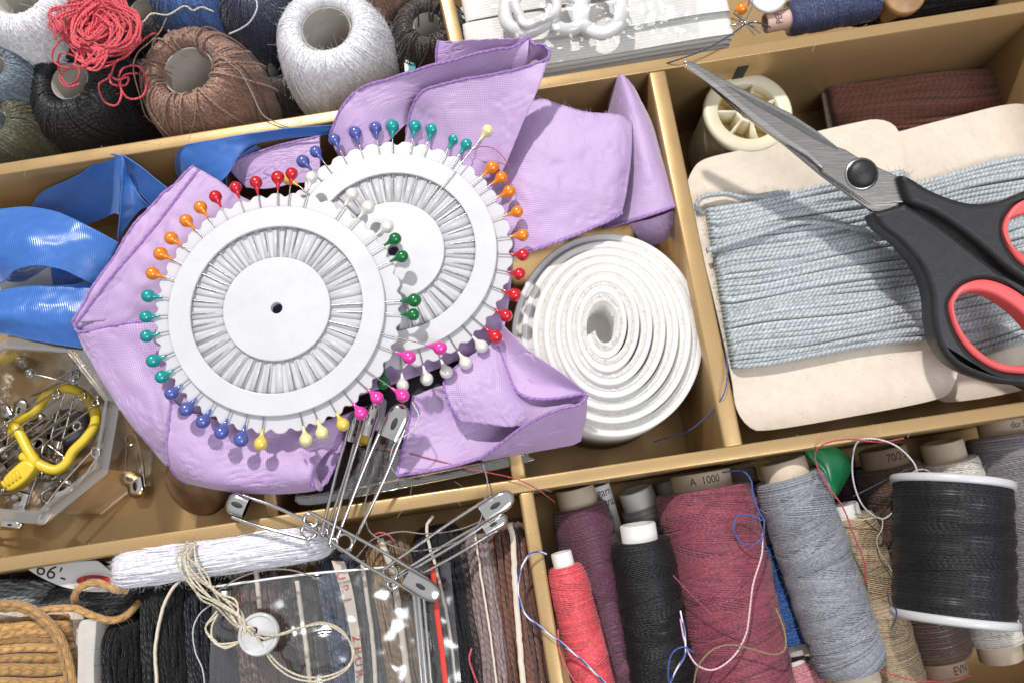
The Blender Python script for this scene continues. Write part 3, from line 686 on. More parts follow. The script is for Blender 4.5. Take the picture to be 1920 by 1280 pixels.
for i in range(7):
    V, Q, U = box_arrays(3.4, 9.3, -.38, .38, -8, -.5); a = 2 * math.pi * i / 7 + .45
    Rz = np.array([[math.cos(a), -math.sin(a), 0], [math.sin(a), math.cos(a), 0], [0, 0, 1]])
    mesh('spoke', (V @ Rz.T) @ FR.T + ctr, Q, M_CREAM, cs, smooth=False)
th = np.linspace(0, 2 * math.pi * 26, 26 * 28); zz = -3.4 - 25 * np.linspace(0, 1, len(th))
hel = np.stack([12.0 * np.cos(th), 12.0 * np.sin(th), zz], 1) @ FR.T + ctr
tubes('thread', hel, .52, M_CREAMTHREAD, cs, 6)
# ------------------------------------------------------------------ scissors
M_BLADE = plain('brushed_blade', (.42, .41, .40), .3, metal=1., var=.02, rv=.012, nscale=160, bump=.08, bscale=3000)
M_BLADE2 = plain('ground_edge', (.66, .65, .64), .25, metal=1., var=.08, nscale=300)
M_BLACK = plain('black_plastic', (.020, .020, .022), .40, var=.2, nscale=500, bump=.8, bscale=3200, spec=.45)
M_CORAL = plain('coral_rubber', (.74, .105, .11), .45, var=.06, nscale=300, bump=.15, bscale=3000)
def blade_material(name, c, rough):
    t = NT(name); mp = t.n('ShaderNodeMapping'); mp.inputs['Rotation'].default_value = (0, 0, 1.05); mp.inputs['Scale'].default_value = (120, 5200, 120); t.l(t.n('ShaderNodeTexCoord').outputs['Object'], mp.inputs[0])
    n = t.noise(1.0, 3, vec=mp.outputs[0]); t.set(color=t.mix(t.ramp(n, 0, 1, .3, .7), tuple(x * .82 for x in c), tuple(x * 1.12 for x in c)), metal=1., rough=t.ramp(n, rough - .05, rough + .07, .3, .7)); t.bump(n, .18, .0001); return t.m
M_BLADE = blade_material('brushed_blade', (.40, .385, .37), .27); M_BLADE2 = blade_material('ground_edge', (.62, .61, .60), .22)
sci = thing('scissors', 'scissors with steel blades and black handles lined with coral red', 'scissors', P(1615, 327, 52))
# plane through three heights
pa, pb, pc = P(1283, 115, 62), P(1615, 327, 58), P(1860, 640, 50.5)
def plane_M(off):
    n = np.cross(pb - pa, pc - pa); n /= np.linalg.norm(n); n = n if n[2] > 0 else -n
    x = pb - pa; x /= np.linalg.norm(x); y = np.cross(n, x)
    return np.stack([x, y, n], 1), pb + n * off
def pl(pts, off, n=0):
    R, o = plane_M(off); out = []
    for x, y in pts:
        p0 = P(x, y, 60); p1 = P(x, y, 40); d = p1 - p0; s = ((o - p0) @ R[:, 2]) / (d @ R[:, 2]); q = p0 + d * s - o
        out.append((q @ R[:, 0], q @ R[:, 1]))
    A = np.array(out); return even(A, n, True) if n else A
z4 = lambda L: [(1280 + x * .336, y * .336) for x, y in L]
z8 = lambda L: [(1280 + x * .336, 400 + y * .336) for x, y in L]
def plate(name, pts, off, th, mat, bevel=.12, n=0, holes=(), par=None):
    return flat(name, pl(pts, off, n), [pl(h, off, n) for h in holes], -th, th, mat, par or sci, bevel, plane_M(off))
blade_up = z4([(8, 342), (30, 338), (75, 352), (200, 428), (420, 540), (600, 630), (740, 722), (860, 818), (910, 836), (1000, 892), (1215, 992), (1262, 1010), (1290, 1130), (1245, 1130), (1050, 1142), (900, 1040), (783, 962), (778, 938), (700, 872), (540, 772), (340, 622), (165, 482), (30, 380), (12, 360)])
plate('blade', blade_up, .9, 1.6, M_BLADE, .25)
hollow = z4([(235, 470), (420, 565), (600, 655), (740, 742), (862, 826), (868, 842), (730, 775), (590, 690), (410, 590)])
bev = z4([(12, 360), (30, 380), (165, 482), (340, 622), (540, 772), (700, 872), (778, 938), (776, 918), (700, 848), (545, 745), (350, 596), (180, 462), (50, 368)])
BLADE_TOP = bpy.data.objects['blade']
plate('ground_edge', bev, 1.0, .5, M_BLADE2, .05, par=BLADE_TOP)
plate('hollow_grind', hollow, 1.02, .5, plain('dark_ground_steel', (.2, .195, .19), .35, metal=1.), .05, par=BLADE_TOP)
plate('blade', z4([(40, 372), (300, 610), (560, 800), (785, 985), (1060, 1180), (1110, 1185), (1200, 1150), (1250, 1100), (1000, 900), (500, 640)]), -.8, 1.5, M_BLADE, .2)
R_, o_ = plane_M(.9); c_ = pl([(1615, 327)], .9)[0]; sc_o = o_ + R_[:, 0] * c_[0] + R_[:, 1] * c_[1]
kk = pxmm(1615, 327, 58)
scr = lathe('pivot_screw', [(27 * kk, -.2), (27 * kk, .7), (25 * kk, 1.3), (20 * kk, 1.8), (12 * kk, 2.2), (.01, 2.35)], sc_o, R_[:, 2], M_BLACK, sci, 40)
lathe('washer', [(31 * kk, -.3), (31 * kk, .12), (26 * kk, .2)], sc_o, R_[:, 2], M_BLADE2, scr, 40)
# lower handle (front) and its ring
lower_out = [(1638, 400), (1648, 396), (1690, 385), (1702, 382), (1745, 408), (1800, 448), (1860, 496), (1905, 528), (1960, 570), (2015, 640), (2028, 700), (2000, 735), (1950, 735), (1920, 723), (1875, 718), (1820, 700), (1782, 676), (1760, 642), (1750, 600), (1746, 550), (1727, 500), (1690, 455), (1652, 425)]
lower_hole = [(1781, 580), (1786, 558), (1806, 535), (1840, 524), (1876, 530), (1918, 552), (1958, 590), (1982, 640), (1985, 680), (1962, 700), (1925, 701), (1880, 696), (1845, 680), (1815, 655), (1793, 620)]
red_hole = [(1794, 576), (1803, 556), (1830, 550), (1862, 558), (1895, 578), (1926, 606), (1955, 645), (1964, 672), (1945, 684), (1912, 683), (1880, 678), (1850, 664), (1820, 635), (1800, 604)]
hA = plate('handle', lower_out, 2.0, 8.0, M_BLACK, 1.5, 220, [lower_hole])
red_hole = [(a + (c - a) * .2, b + (d - b) * .2) for (a, b), (c, d) in zip(red_hole, lower_hole)]
plate('finger_ring', lower_hole, 1.9, 7.4, M_CORAL, 1.0, 200, [red_hole], hA)
upper_out = [(1688, 332), (1698, 329), (1712, 335), (1745, 355), (1790, 373), (1830, 381), (1870, 378), (1905, 366), (1950, 350), (2030, 350), (2075, 400), (2080, 480), (2040, 530), (1990, 548), (1950, 542), (1900, 512), (1850, 470), (1800, 430), (1750, 398), (1715, 384), (1702, 376)]
upper_hole = [(1882, 430), (1892, 400), (1920, 374), (1970, 368), (2030, 380), (2060, 430), (2055, 490), (2010, 520), (1960, 515), (1920, 497), (1893, 465)]
upper_red = [(1889, 430), (1898, 412), (1925, 402), (1970, 392), (2020, 400), (2040, 440), (2035, 480), (2000, 502), (1965, 500), (1930, 482), (1900, 458)]
hB = plate('handle', upper_out, 3.6, 8.0, M_BLACK, 1.5, 220, [upper_hole])
plate('finger_ring', upper_hole, 3.5, 7.4, M_CORAL, 1.0, 200, [upper_red], hB)
# ------------------------------------------------------------------ safety pins
M_PIN = plain('nickel_wire', (.68, .66, .64), .09, metal=1., var=.06, nscale=300)
M_PINDARK = plain('aged_nickel', (.42, .38, .33), .28, metal=1., var=.15, nscale=400)
M_DARK = plain('matt_dark', (.03, .028, .026), .7, var=.1)
def safety_pin(label, A, B, w, group, r=.42, cap=None, mat=None, open_=0., up=(0, 0, 1), turns=1.5, name='safety_pin'):
    """A = clasp end, B = coil end, both (px,py,z); w = width between the arms in mm"""
    mat = mat or M_PIN; a, b = P(*A), P(*B); t = thing(name, label, 'safety pin', a, group)
    e1 = b - a; L = np.linalg.norm(e1); e1 /= L; e3 = np.asarray(up, float); e3 = e3 - e1 * (e3 @ e1); e3 /= np.linalg.norm(e3); e2 = np.cross(e3, e1)
    W = lambda x, y, z=0.: a + e1 * x + e2 * y + e3 * z
    cap = (cap or L * .2) * .85; rc = max(w * .36, r * 2.0)
    pts = [W(cap * .55, w * .5), W(cap * 1.1, w * .5), W(L * .5, w * .5 + w * .03)]
    n = int(10 * turns * 1.0)
    cc = L - rc
    for i in range(n * 2 + 1):
        ang = math.pi * .5 - (math.pi * (2 * (int(turns)) + 1)) * i / (n * 2)
        pts.append(W(cc + rc * math.cos(ang), rc * math.sin(ang), (i / (n * 2) - .5) * 2.3 * r * 1.2))
    k = w * .5 + open_
    pts += [W(L * .5, -w * .5 - open_ * .5), W(cap * 1.1, -k), W(cap * .5, -k)]
    rod('wire', even(np.array(pts), 110), r, mat, t, 8)
    # clasp: a folded hood
    us = np.linspace(0, 1, 16); vsn = 20; G = []
    for u in us:
        x = cap * (1 - u) - .2; hw = (w * .5 + r * .75) * min(1, math.sqrt(max(1 - max(0, (u - .45) / .55) ** 2.2, 0.0)) + .02) * (1 - .12 * (1 - u)); hh = (r * 2.7) * (math.sqrt(max(1 - max(0, (u - .5) / .5) ** 2.5, 0.)) + .03)
        ring = []
        for j in range(vsn):
            ph = 2 * math.pi * j / vsn; c, s_ = math.cos(ph), math.sin(ph)
            ring.append(W(x, hw * np.sign(c) * abs(c) ** .65, hh * np.sign(s_) * abs(s_) ** .8))
        G.append(ring)
    G = np.array(G); nn, mm = G.shape[:2]; idx = np.arange(nn * mm).reshape(nn, mm)
    Q = np.stack([idx[:-1], np.roll(idx[:-1], -1, 1), np.roll(idx[1:], -1, 1), idx[1:]], -1).reshape(-1, 4)
    clasp = mesh('clasp', G.reshape(-1, 3), Q, mat, t)
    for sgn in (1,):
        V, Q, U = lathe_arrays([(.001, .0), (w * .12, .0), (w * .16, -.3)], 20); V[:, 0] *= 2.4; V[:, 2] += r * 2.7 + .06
        mesh('clasp_shade', np.array([W(cap * .56 + v[0], v[1], v[2]) for v in V]), Q, M_DARK, clasp)  # dark disc on the solid clasp paints the shade of its hollow
    return t
G1 = 'bunch of large safety pins hanging together over the gold wall'
safety_pin('largest steel safety pin, lying over the zip bag with its clasp lowest', (826, 1120, 49), (572, 968, 51.5), 4.6, G1, r=.44, cap=12)
safety_pin('steel safety pin with its clasp just under the lilac ribbon edge, left of the bunch', (426, 938, 50), (592, 1000, 50.0), 5.2, G1, r=.44, cap=6.5, open_=.6)
safety_pin('steel safety pin whose clasp stands highest, beneath the pink pin heads', (756, 758, 54), (640, 1030, 49), 5.6, G1, r=.44, cap=11)
safety_pin('steel safety pin in the middle of the upright bunch, clasp under the pink heads', (706, 752, 51.5), (622, 1024, 50.5), 3.0, G1, r=.42, cap=11, up=(.5, 0, .8))
safety_pin('leftmost upright safety pin of the bunch, clasp hidden by the front pin wheel', (672, 770, 49), (606, 1004, 50.5), 2.6, G1, r=.42, cap=10, up=(.6, 0, .7))
safety_pin('upper of the two safety pins reaching to the right, broad clasp at the divider', (962, 926, 50), (720, 1082, 48.5), 5.0, G1, r=.42, cap=11)
safety_pin('lower of the two safety pins reaching to the right, narrow clasp', (950, 968, 48), (728, 1098, 47.5), 3.4, G1, r=.42, cap=8)
# ------------------------------------------------------------------ clear octagonal tub
M_CLEAR = clear('clear_plastic', (.92, .915, .905), .07, .14, .85, .08, 200)
M_CLEAREDGE = clear('clear_plastic_edge', (.86, .845, .82), .10, .22, .8, .1, 150)
tub = thing('plastic_tub', 'clear octagonal plastic tub holding small safety pins', 'tub', P(38, 800, 0))
oc = P(40, 802, 36); kr = pxmm(40, 802, 36)
def octa(r): return np.array([[r * math.cos(math.radians(22.5 + 45 * i - 4)), r * math.sin(math.radians(22.5 + 45 * i - 4))] for i in range(8)])
def octwall(name, r, z0, z1, th, mat, draft=.0):
    o0, o1, i0, i1 = octa(r - draft), octa(r), octa(r - th - draft), octa(r - th)
    V = [(*(oc[:2] + p), z) for ring, z in ((o0, z0), (o1, z1), (i1, z1), (i0, z0)) for p in ring]
    F = [[a * 8 + i, a * 8 + (i + 1) % 8, b * 8 + (i + 1) % 8, b * 8 + i] for a, b in ((0, 1), (1, 2), (2, 3), (3, 0)) for i in range(8)]
    return mesh(name, V, F, mat, tub, smooth=False)
R8 = 166 * kr
octwall('wall', R8, .3, 33.5, .7, M_CLEAR, .6)
octwall('rim', R8 + 2.9, 33.6, 34.6, 2.8, M_CLEAREDGE)
octwall('rim_lip', R8 + .15, 35.7, 36.5, .9, M_CLEAREDGE)
octwall('base_bead', R8 - .2, .35, 1.4, 1.1, M_CLEAREDGE)
bv = [(*(oc[:2] + p), 1.0) for p in octa(R8 - 1.4)]
mesh('base', bv, [list(range(8))], M_CLEAR, tub, smooth=False)
G2 = 'small safety pins in the clear tub'
for lab, A, B, w, z, mt, r in [
    ('small safety pin in the tub, its ring over the yellow holder at the far side', (-40, 842), (112, 736), 3.4, (16, 22), M_PINDARK, .32),
    ('small safety pin in the tub, middle of three rings in a row', (-30, 884), (160, 738), 3.2, (15, 21), M_PINDARK, .3),
    ('small safety pin in the tub, rightmost of three rings in a row', (-20, 892), (184, 750), 3.0, (14, 21), M_PINDARK, .3),
    ('dark safety pin upright in the middle of the tub, clasp below', (94, 862), (143, 694), 3.6, (9, 13), M_PINDARK, .34),
    ('safety pin with a round clasp at the lower left of the tub', (32, 960), (76, 822), 4.6, (10, 13), M_PIN, .36),
    ('bright safety pin below the yellow holder, big ring beside the rim', (70, 985), (186, 840), 4.0, (13, 16), M_PIN, .36),
    ('brown stained safety pin behind the yellow holder at the left', (44, 748), (10, 900), 4.0, (12, 9), M_PINDARK, .4),
    ('safety pin seen through the right side of the clear tub', (258, 932), (246, 812), 5.0, (4, 7), M_PIN, .45),
    ('safety pin lying flat at the near edge of the tub', (44, 985), (-40, 978), 2.6, (8, 8), M_PIN, .4),
    ('silver safety pin under the others near the bottom of the tub', (140, 905), (80, 935), 5.0, (3.5, 5), M_PIN, .4)]:
    safety_pin(lab, (*A, z[0]), (*B, z[1]), w, G2, r=r, mat=mt, cap=7.5)
for i in range(12):
    ang = rng.uniform(0, 6.28); cx, cy = 70 + rng.uniform(-70, 55), 850 + rng.uniform(-60, 40); l = rng.uniform(48, 62); zz_ = 2.5 + i * .75
    safety_pin('small safety pin buried in the heap at the bottom of the clear tub', (cx + l * math.cos(ang), cy + l * math.sin(ang) * .8, zz_), (cx - l * math.cos(ang), cy - l * math.sin(ang) * .8, zz_ + 1.5), 3.6, G2, r=.36, mat=M_PIN if i % 2 else M_PINDARK, cap=6.5)
M_YELLOW = plain('yellow_plastic', (.85, .58, .04), .35, var=.05, sss=.1)
yl = thing('stitch_holder', 'bright yellow plastic stitch holder bent into a ring inside the clear tub', 'stitch holder', P(100, 830, 12))
zz8 = lambda L: [(x * .336, 630 + y * .336, z) for x, y, z in L]
rod('ring', even(PP(zz8([(70, 545, 15), (80, 490, 15.5), (130, 455, 16), (190, 430, 16), (240, 350, 15), (300, 298, 14.5), (380, 288, 14.5), (470, 330, 15), (525, 410, 15), (530, 490, 15), (480, 570, 15.5), (410, 640, 16), (370, 710, 16.5), (310, 745, 17), (240, 725, 17.5), (180, 690, 17.5), (130, 670, 17)])), 120), 1.5, M_YELLOW, yl, 14)
rod('spring_arm', even(PP(zz8([(85, 500, 17), (120, 560, 17.5), (160, 640, 18), (200, 700, 18)])), 30), 1.5, M_YELLOW, yl, 12)
slab('clasp', [(x * .336, 630 + y * .336) for x, y in [(10, 800), (60, 740), (130, 690), (190, 720), (160, 780), (110, 830), (60, 860), (20, 855)]], 15.5, 4.6, M_YELLOW, yl, 60, .8)
for i in range(5):
    q0 = P((12 + i * 20) * .336, 630 + (812 - i * 14) * .336, 20.3); q1 = P((30 + i * 20) * .336, 630 + (840 - i * 14) * .336, 20.3)
    rod('tooth', np.array([q0, q1]), .45, M_YELLOW, yl, 6)
def button(label, px, py, z, rpx, mat, holes, nrm=(0, 0, 1), name='button', rot=.6, group=None):
    o = P(px, py, z); k = pxmm(px, py, z) * rpx; t = thing(name, label, 'button', o, group)
    a = np.linspace(0, 2 * math.pi, 64, endpoint=False); h = np.linspace(0, 2 * math.pi, 20, endpoint=False)
    hs = [np.stack([k * .13 * np.cos(h) + k * .27 * math.cos(rot + 2 * math.pi * i / holes), k * .13 * np.sin(h) + k * .27 * math.sin(rot + 2 * math.pi * i / holes)], 1) for i in range(holes)]
    M = (frame(nrm), o)
    disc = flat('disc', np.stack([np.cos(a), np.sin(a)], 1) * k, hs, 0, 1.5, mat, t, .35, M)
    ring = np.stack([np.cos(a), np.sin(a)], 1)
    flat('raised_edge', ring * k * .97, [ring * k * .82], 1.35, .55, mat, disc, .25, M)
    return t
M_GREYBTN = plain('grey_button', (.13, .14, .18), .35, var=.1)
button('dark grey button with four holes at the bottom of the clear tub', 130, 800, 3.5, 34, M_GREYBTN, 4, (0.1, 0, 1))
M_PEARLBTN = plain('mother_of_pearl', (.50, .50, .51), .16, var=.25, nscale=120, spec=.7, coat=.5)
for i, (hx, hy, tx, ty) in enumerate([(56, 699, 130, 716), (137, 712, 60, 742)]):
    a, b = P(hx, hy, 20), P(tx, ty, 14); t = thing('glass_head_pin', ['glass headed pin standing at the far side of the clear tub', 'glass headed pin beside the topmost ring in the clear tub'][i], 'pin', a)
    V, Q, U = lathe_arrays([(.001, 1.5)] + [(1.5 * math.cos(x), 1.5 * math.sin(x)) for x in np.linspace(1.4, -1.4, 12)] + [(.001, -1.5)], 20)
    mesh('head', V + a, Q, clear('glass_bead', (.7, .75, .85), .03, .2, .9), t); rod('shaft', np.array([a, b]), .3, M_PIN, t, 6)
# ------------------------------------------------------------------ wooden spool, needle case, odds and ends in the middle
M_WOOD = plain('dark_wood', (.30, .18, .11), .45, var=.3, nscale=220, bump=.2, bscale=1500)
ws = thing('wooden_spool', 'dark brown wooden spool end peeping out below the lilac ribbon', 'wooden spool', P(370, 910, 12))
wo = P(362, 914, 20); wax = np.array([-.30, -.55, .75])
lathe('flange', [(.001, 1.2), (2.6, 1.2), (2.9, 1.0), (8.2, .8), (9.3, .3), (9.9, -.8), (10, -3.2), (9.4, -4.2), (6.5, -8.5), (5.4, -12), (5.2, -26)], wo, wax, M_WOOD, ws, 56)
M_SMOKE = NT('smoky_plastic'); M_SMOKE.set(color=(.035, .03, .028), spec=.6, coat=.6, rough=M_SMOKE.ramp(M_SMOKE.noise(900, 5), .1, .38, .4, .65))
_sc = M_SMOKE.n('ShaderNodeMapping'); _sc.inputs['Scale'].default_value = (60, 900, 60); _sc.inputs['Rotation'].default_value = (0, 0, .5); M_SMOKE.l(M_SMOKE.n('ShaderNodeTexCoord').outputs['Object'], _sc.inputs[0])
M_SMOKE.bump(M_SMOKE.noise(3.0, 4, vec=_sc.outputs[0]), .35, .0003); M_SMOKE = M_SMOKE.m
nc = thing('needle_case', 'flat smoky clear plastic case lying along the gold wall under the safety pins', 'plastic case', P(770, 860, 30))
slab('tray', [(560, 918), (572, 944), (700, 922), (978, 866), (984, 850), (965, 765), (950, 755), (800, 778), (640, 800), (600, 830)], 33, 3.5, M_SMOKE, nc, 90, .5)
nclid = slab('lid', [(556, 914), (568, 948), (700, 926), (984, 868), (990, 848), (970, 760), (955, 748), (800, 772), (636, 794), (594, 824)], 37.2, 1.2, M_CLEAR, nc, 90, .35)
rod('hinge', even(PP([(562, 932, 38.6), (700, 908, 38.6), (840, 880, 38.6), (982, 852, 38.6)]), 30), .35, M_CLEAREDGE, nc, 6)
M_BLACKCLOTH = weave('black_cloth', '17171a', '101012', pitch=.8, rough=.7, sheen=.3, contrast=.4)
bc = thing('black_cloth', 'piece of black ribbed cloth showing under the back pin wheel', 'cloth')
fold([[(640, 690, 41), (760, 690, 42), (860, 670, 42), (960, 640, 41)], [(660, 750, 42), (770, 745, 43), (860, 730, 43), (960, 700, 41)], [(690, 810, 40), (780, 800, 41), (860, 770, 41), (960, 740, 41)]], '', 'cloth_fold', bc, M_BLACKCLOTH, wr=.4)
M_YELLOWPAPER = plain('yellow_paper', (.75, .52, .05), .6, var=.08)
yb = thing('paper_packet', 'small yellow and red paper packet between the safety pin wires', 'packet', P(680, 810, 40))
slab('packet', [(662, 790), (690, 772), (702, 778), (694, 826), (664, 830)], 41.5, 1.4, M_YELLOWPAPER, yb, 40, .2)
slab('red_print', [(676, 792), (688, 788), (686, 806), (676, 808)], 42.95, .1, plain('red_print', (.6, .05, .03), .6), yb, 30, .02)
wb = thing('white_tube', 'white plastic tube end beside the black cloth under the pins', 'tube', P(712, 770, 38))
rod('tube', PP([(708, 800, 42.4), (716, 752, 43)]), 1.4, M_WHITE, wb, 12)

wp = thing('paper_slip', 'white paper slip lying beneath the blue ribbon loops at the left edge', 'paper', P(40, 510, 22))
slab('slip', [(-60, 470), (150, 470), (160, 560), (-60, 570)], 24, .5, plain('white_slip', (.64, .64, .67), .45), wp, 60, .1)
# ------------------------------------------------------------------ balls of thread, top left
M_CORE = plain('grey_card_core', (.36, .33, .29), .85, var=.08, nscale=200, bump=.3, bscale=1800)
def thread_ball(label, px, py, z_top, ro, ri, h, mat, name='thread_ball', axis=(0, 0, 1), n=210, twist=1.25, r=.30, fz=900, wob=0., sag=1.0, core=None, group='balls of thread in the top left compartment', loose=0):
    """px,py = middle of the hole at the top"""
    top = P(px, py, z_top); ax = np.asarray(axis, float); ax /= np.linalg.norm(ax); FR = frame(ax); base = top - ax * h
    t = thing(name, label, 'thread ball', base, group)
    prof = np.array([(ri, h - 7), (ri + .1, h - 3), (ri + .7, h - .6), (ri + (ro - ri) * .28, h + .2), (ri + (ro - ri) * .62, h * .95), (ro * .93, h * .8), (ro, h * .56), (ro * .98, h * .32), (ro * .86, h * .1), (ro * .7, 0)])
    pf = even(prof, 40)
    def surf(s, th, off=0.):
        x = np.interp(s, np.linspace(0, 1, 40), pf[:, 0]); y = np.interp(s, np.linspace(0, 1, 40), pf[:, 1])
        tx = np.gradient(pf[:, 0]); ty = np.gradient(pf[:, 1]); nx, ny = ty, -tx; l = np.hypot(nx, ny); sg = 1
        nxs = np.interp(s, np.linspace(0, 1, 40), -nx / l * -1); nys = np.interp(s, np.linspace(0, 1, 40), -ny / l * -1)
        wv = 1 + wob * np.sin(3 * th + 1.3) + wob * .6 * np.sin(5 * th)
        xr = (x - nxs * off) * wv
        return np.stack([xr * np.cos(th), xr * np.sin(th), y - nys * off], -1) @ FR.T + base
    # body under the strands
    sg = np.linspace(0, 1, 30); tg = np.linspace(0, 2 * math.pi, 56, endpoint=False)
    G = surf(*[a.ravel() for a in np.meshgrid(sg, tg, indexing='ij')]).reshape(30, 56, 3)
    idx = np.arange(30 * 56).reshape(30, 56); Q = np.stack([idx[:-1], np.roll(idx[:-1], -1, 1), np.roll(idx[1:], -1, 1), idx[1:]], -1).reshape(-1, 4)
    body = (G.reshape(-1, 3), Q, np.stack([np.zeros(30 * 56), np.full(30 * 56, 3.5)], 1))
    # strands
    s = np.linspace(0.02, 1, 34); polys = []
    for i in range(n):
        th0 = 2 * math.pi * i / n + rng.normal() * .02; tw = twist * (1 + rng.normal() * .12) * (1 if i % 3 else -.75)
        lay = -.12 + .20 * rng.random() + (.22 if (i // 9) % 4 == 0 else 0)
        e0 = rng.uniform(0, .02)
        polys.append(surf(np.clip(s + e0, 0, 1), th0 + tw * s + .04 * np.sin(s * 9 + i), lay * np.sin(math.pi * np.clip(s * .9 + .08, 0, 1)) ** .4))
    for i in range(loose):
        th0 = rng.uniform(0, 6.28); tw = rng.uniform(-2.6, 2.6); polys.append(surf(s, th0 + tw * s, .7 + .5 * np.sin(s * 3)))
    polys = np.array(polys)
    V, Q, U = merge([body, tube_arrays(polys, r, 4), fuzz_arrays(polys[:, 2:], fz, 1.3, .035)])
    mesh('winding', V, Q, mat, t, U)
    cr = ri * (1 - 1.75 * wob) - .05
    lathe('core', [(cr - .5, -h), (cr - .5, -2.3), (cr - .25, -2.1), (cr, -2.2), (cr, -h)], top, ax, core or M_CORE, t, 40)
    return t
def thread_mat(name, col, **k):
    kw = dict(period=1.5, plies=1, rough=.4, depth=.5, dark=.6, rvar=.3, sheen=.3, spec=.55); kw.update(k); return yarn(name, col, **kw)
T_WHITE = thread_mat('white_cotton', 'e9e8ec', dark=.96, rvar=.04, depth=.2); T_BLACK = thread_mat('black_cotton', '17171c', sheen=.08); T_BROWN = thread_mat('taupe_cotton', '9a7462', rvar=.3)
T_DBROWN = thread_mat('dark_brown_cotton', '3a2c27'); T_BLUE = thread_mat('blue_cotton', '4a6fae'); T_NAVY = thread_mat('navy_cotton', '232a45'); T_GREYBLUE = thread_mat('grey_blue_cotton', '71808c'); T_OLIVE = thread_mat('olive_cotton', '55533a')
thread_ball('large white cotton thread ball standing at the gold wall', 608, 46, 49, 17.6, 7.6, 42, T_WHITE, n=420, twist=1.0, r=.2, axis=(-.04, .03, 1), wob=.015, fz=2200)
thread_ball('taupe brown thread ball with an open grey core', 346, 126, 46, 17.2, 8.1, 40, T_BROWN, n=200, twist=1.5, r=.36, axis=(-.10, .0, 1), wob=.025, loose=26)
thread_ball('black thread ball in front, left of the taupe one', 122, 146, 38, 17.5, 6.6, 34, T_BLACK, n=200, axis=(-.12, -.05, 1), wob=.05, r=.36)
thread_ball('white thread ball cut off at the top left corner', 30, -22, 50, 17, 7.5, 42, T_WHITE, n=380, r=.2, axis=(-.05, .02, 1))
thread_ball('blue thread ball behind the red tangle', 345, -60, 44, 15, 5, 40, T_BLUE, n=170)
thread_ball('navy thread ball beside the large white ball', 478, -40, 44, 15.5, 5, 40, T_NAVY, n=170)
thread_ball('dark brown thread ball squeezed between taupe and white balls', 522, 120, 26, 11, 4, 24, T_DBROWN, n=130)
thread_ball('dark brown thread ball between the large white ball and the divider', 800, 40, 40, 12.5, 4.5, 38, T_DBROWN, n=170, loose=14)
thread_ball('grey blue thread ball at the left edge', -25, 120, 42, 12.5, 4.5, 38, T_GREYBLUE, n=150)
thread_ball('olive green thread ball at the left edge near the gold wall', -22, 222, 38, 13, 4.5, 34, T_OLIVE, n=150)
thread_ball('mottled brown thread ball at the top edge beside the divider', 735, -70, 42, 11, 4, 38, T_BROWN, n=120)
thread_ball('added black thread ball deep under the red tangle, darkening the floor gap', 262, 10, 27, 13, 4, 25, T_BLACK, n=120)  # filler ball, added to hide the brightly lit floor between the balls
thread_ball('charcoal thread ball deep between the black and taupe balls', 255, 150, 22, 10, 3.5, 20, T_BLACK, n=100)
tg = thing('paper_tag', 'little white and teal paper tag stuck to the dark brown ball', 'tag', P(769, 116, 30))
slab('tag', [(760, 98), (774, 96), (779, 118), (776, 135), (760, 138)], 34.0, .3, plain('tag_paper', (.75, .74, .7), .6), tg, 40, .05)
slab('teal_band', [(768, 122), (778, 116), (777, 134), (766, 137)], 34.32, .1, plain('teal_print', (.03, .3, .36), .6), tg, 30, .02)
M_INK = plain('black_ink', (.03, .028, .028), .7, var=.2)
text_mesh('lettering', 'OSS', 2.6, M_INK, tg, frame((0, 0, 1), (math.cos(-1.2), math.sin(-1.2), 0)), P(767, 114, 34.35))
# red tangle
T_RED = thread_mat('red_cotton', 'f0505f', period=1.1, plies=2, dark=.65, depth=.7, sheen=.2)
rt = thing('thread_tangle', 'loose tangle of bright red thread lying on the black ball', 'thread tangle', P(200, 90, 44))
polys = []
for g in range(10):
    cx, cy = 204 + rng.normal() * 24, 54 + rng.normal() * 22; a0, b0 = rng.uniform(30, 66), rng.uniform(20, 56); rot0 = rng.uniform(0, 3.14); zb = 47 + g * .85; ph = rng.uniform(0, 6.28); arc = rng.uniform(.75, 1.1)
    wx, wy = rng.normal(size=12) * 6, rng.normal(size=12) * 6
    for i in range(9):
        a, b, rot = a0 + i * 2.6 - 6 + rng.normal() * 4, b0 + i * 2.0 - 5 + rng.normal() * 4, rot0 + rng.normal() * .14
        tt = np.linspace(0, 2 * math.pi * arc, 12); x = a * np.cos(tt + ph) + wx + rng.normal(size=12) * 1.6; y = b * np.sin(tt + ph) + wy + rng.normal(size=12) * 1.6
        pts = [(cx + x[j] * math.cos(rot) - y[j] * math.sin(rot), cy + (x[j] * math.sin(rot) + y[j] * math.cos(rot)) * .82, zb + 1.6 * math.sin(tt[j] * 1.3 + g) + rng.normal() * .3) for j in range(12)]
        polys.append(catmull(PP(pts), 60))
for L in [[(135, 60), (105, 85), (98, 110), (115, 125), (150, 128), (200, 125), (240, 100), (275, 70), (292, 62)], [(150, 110), (115, 100), (110, 130), (125, 158), (145, 150), (148, 130), (130, 128), (112, 145), (125, 163), (150, 158)],
          [(215, 120), (205, 145), (185, 160), (195, 190), (218, 198), (228, 175), (222, 150), (232, 128), (260, 125), (275, 150), (268, 180), (240, 185), (225, 160), (235, 140), (258, 138)], [(205, 140), (220, 150), (240, 145), (235, 160), (210, 158), (205, 142)],
          [(140, 20), (125, 60), (140, 100), (180, 118), (230, 110), (262, 80)], [(130, 0), (118, 30), (130, 75), (160, 100), (215, 105), (255, 85), (268, 40)]]:
    n_ = len(L); polys.append(catmull(PP([(x, y, 50 - 3.0 * (y > 125) + 1.5 * math.sin(k * 1.7)) for k, (x, y) in enumerate(L)]), 60))
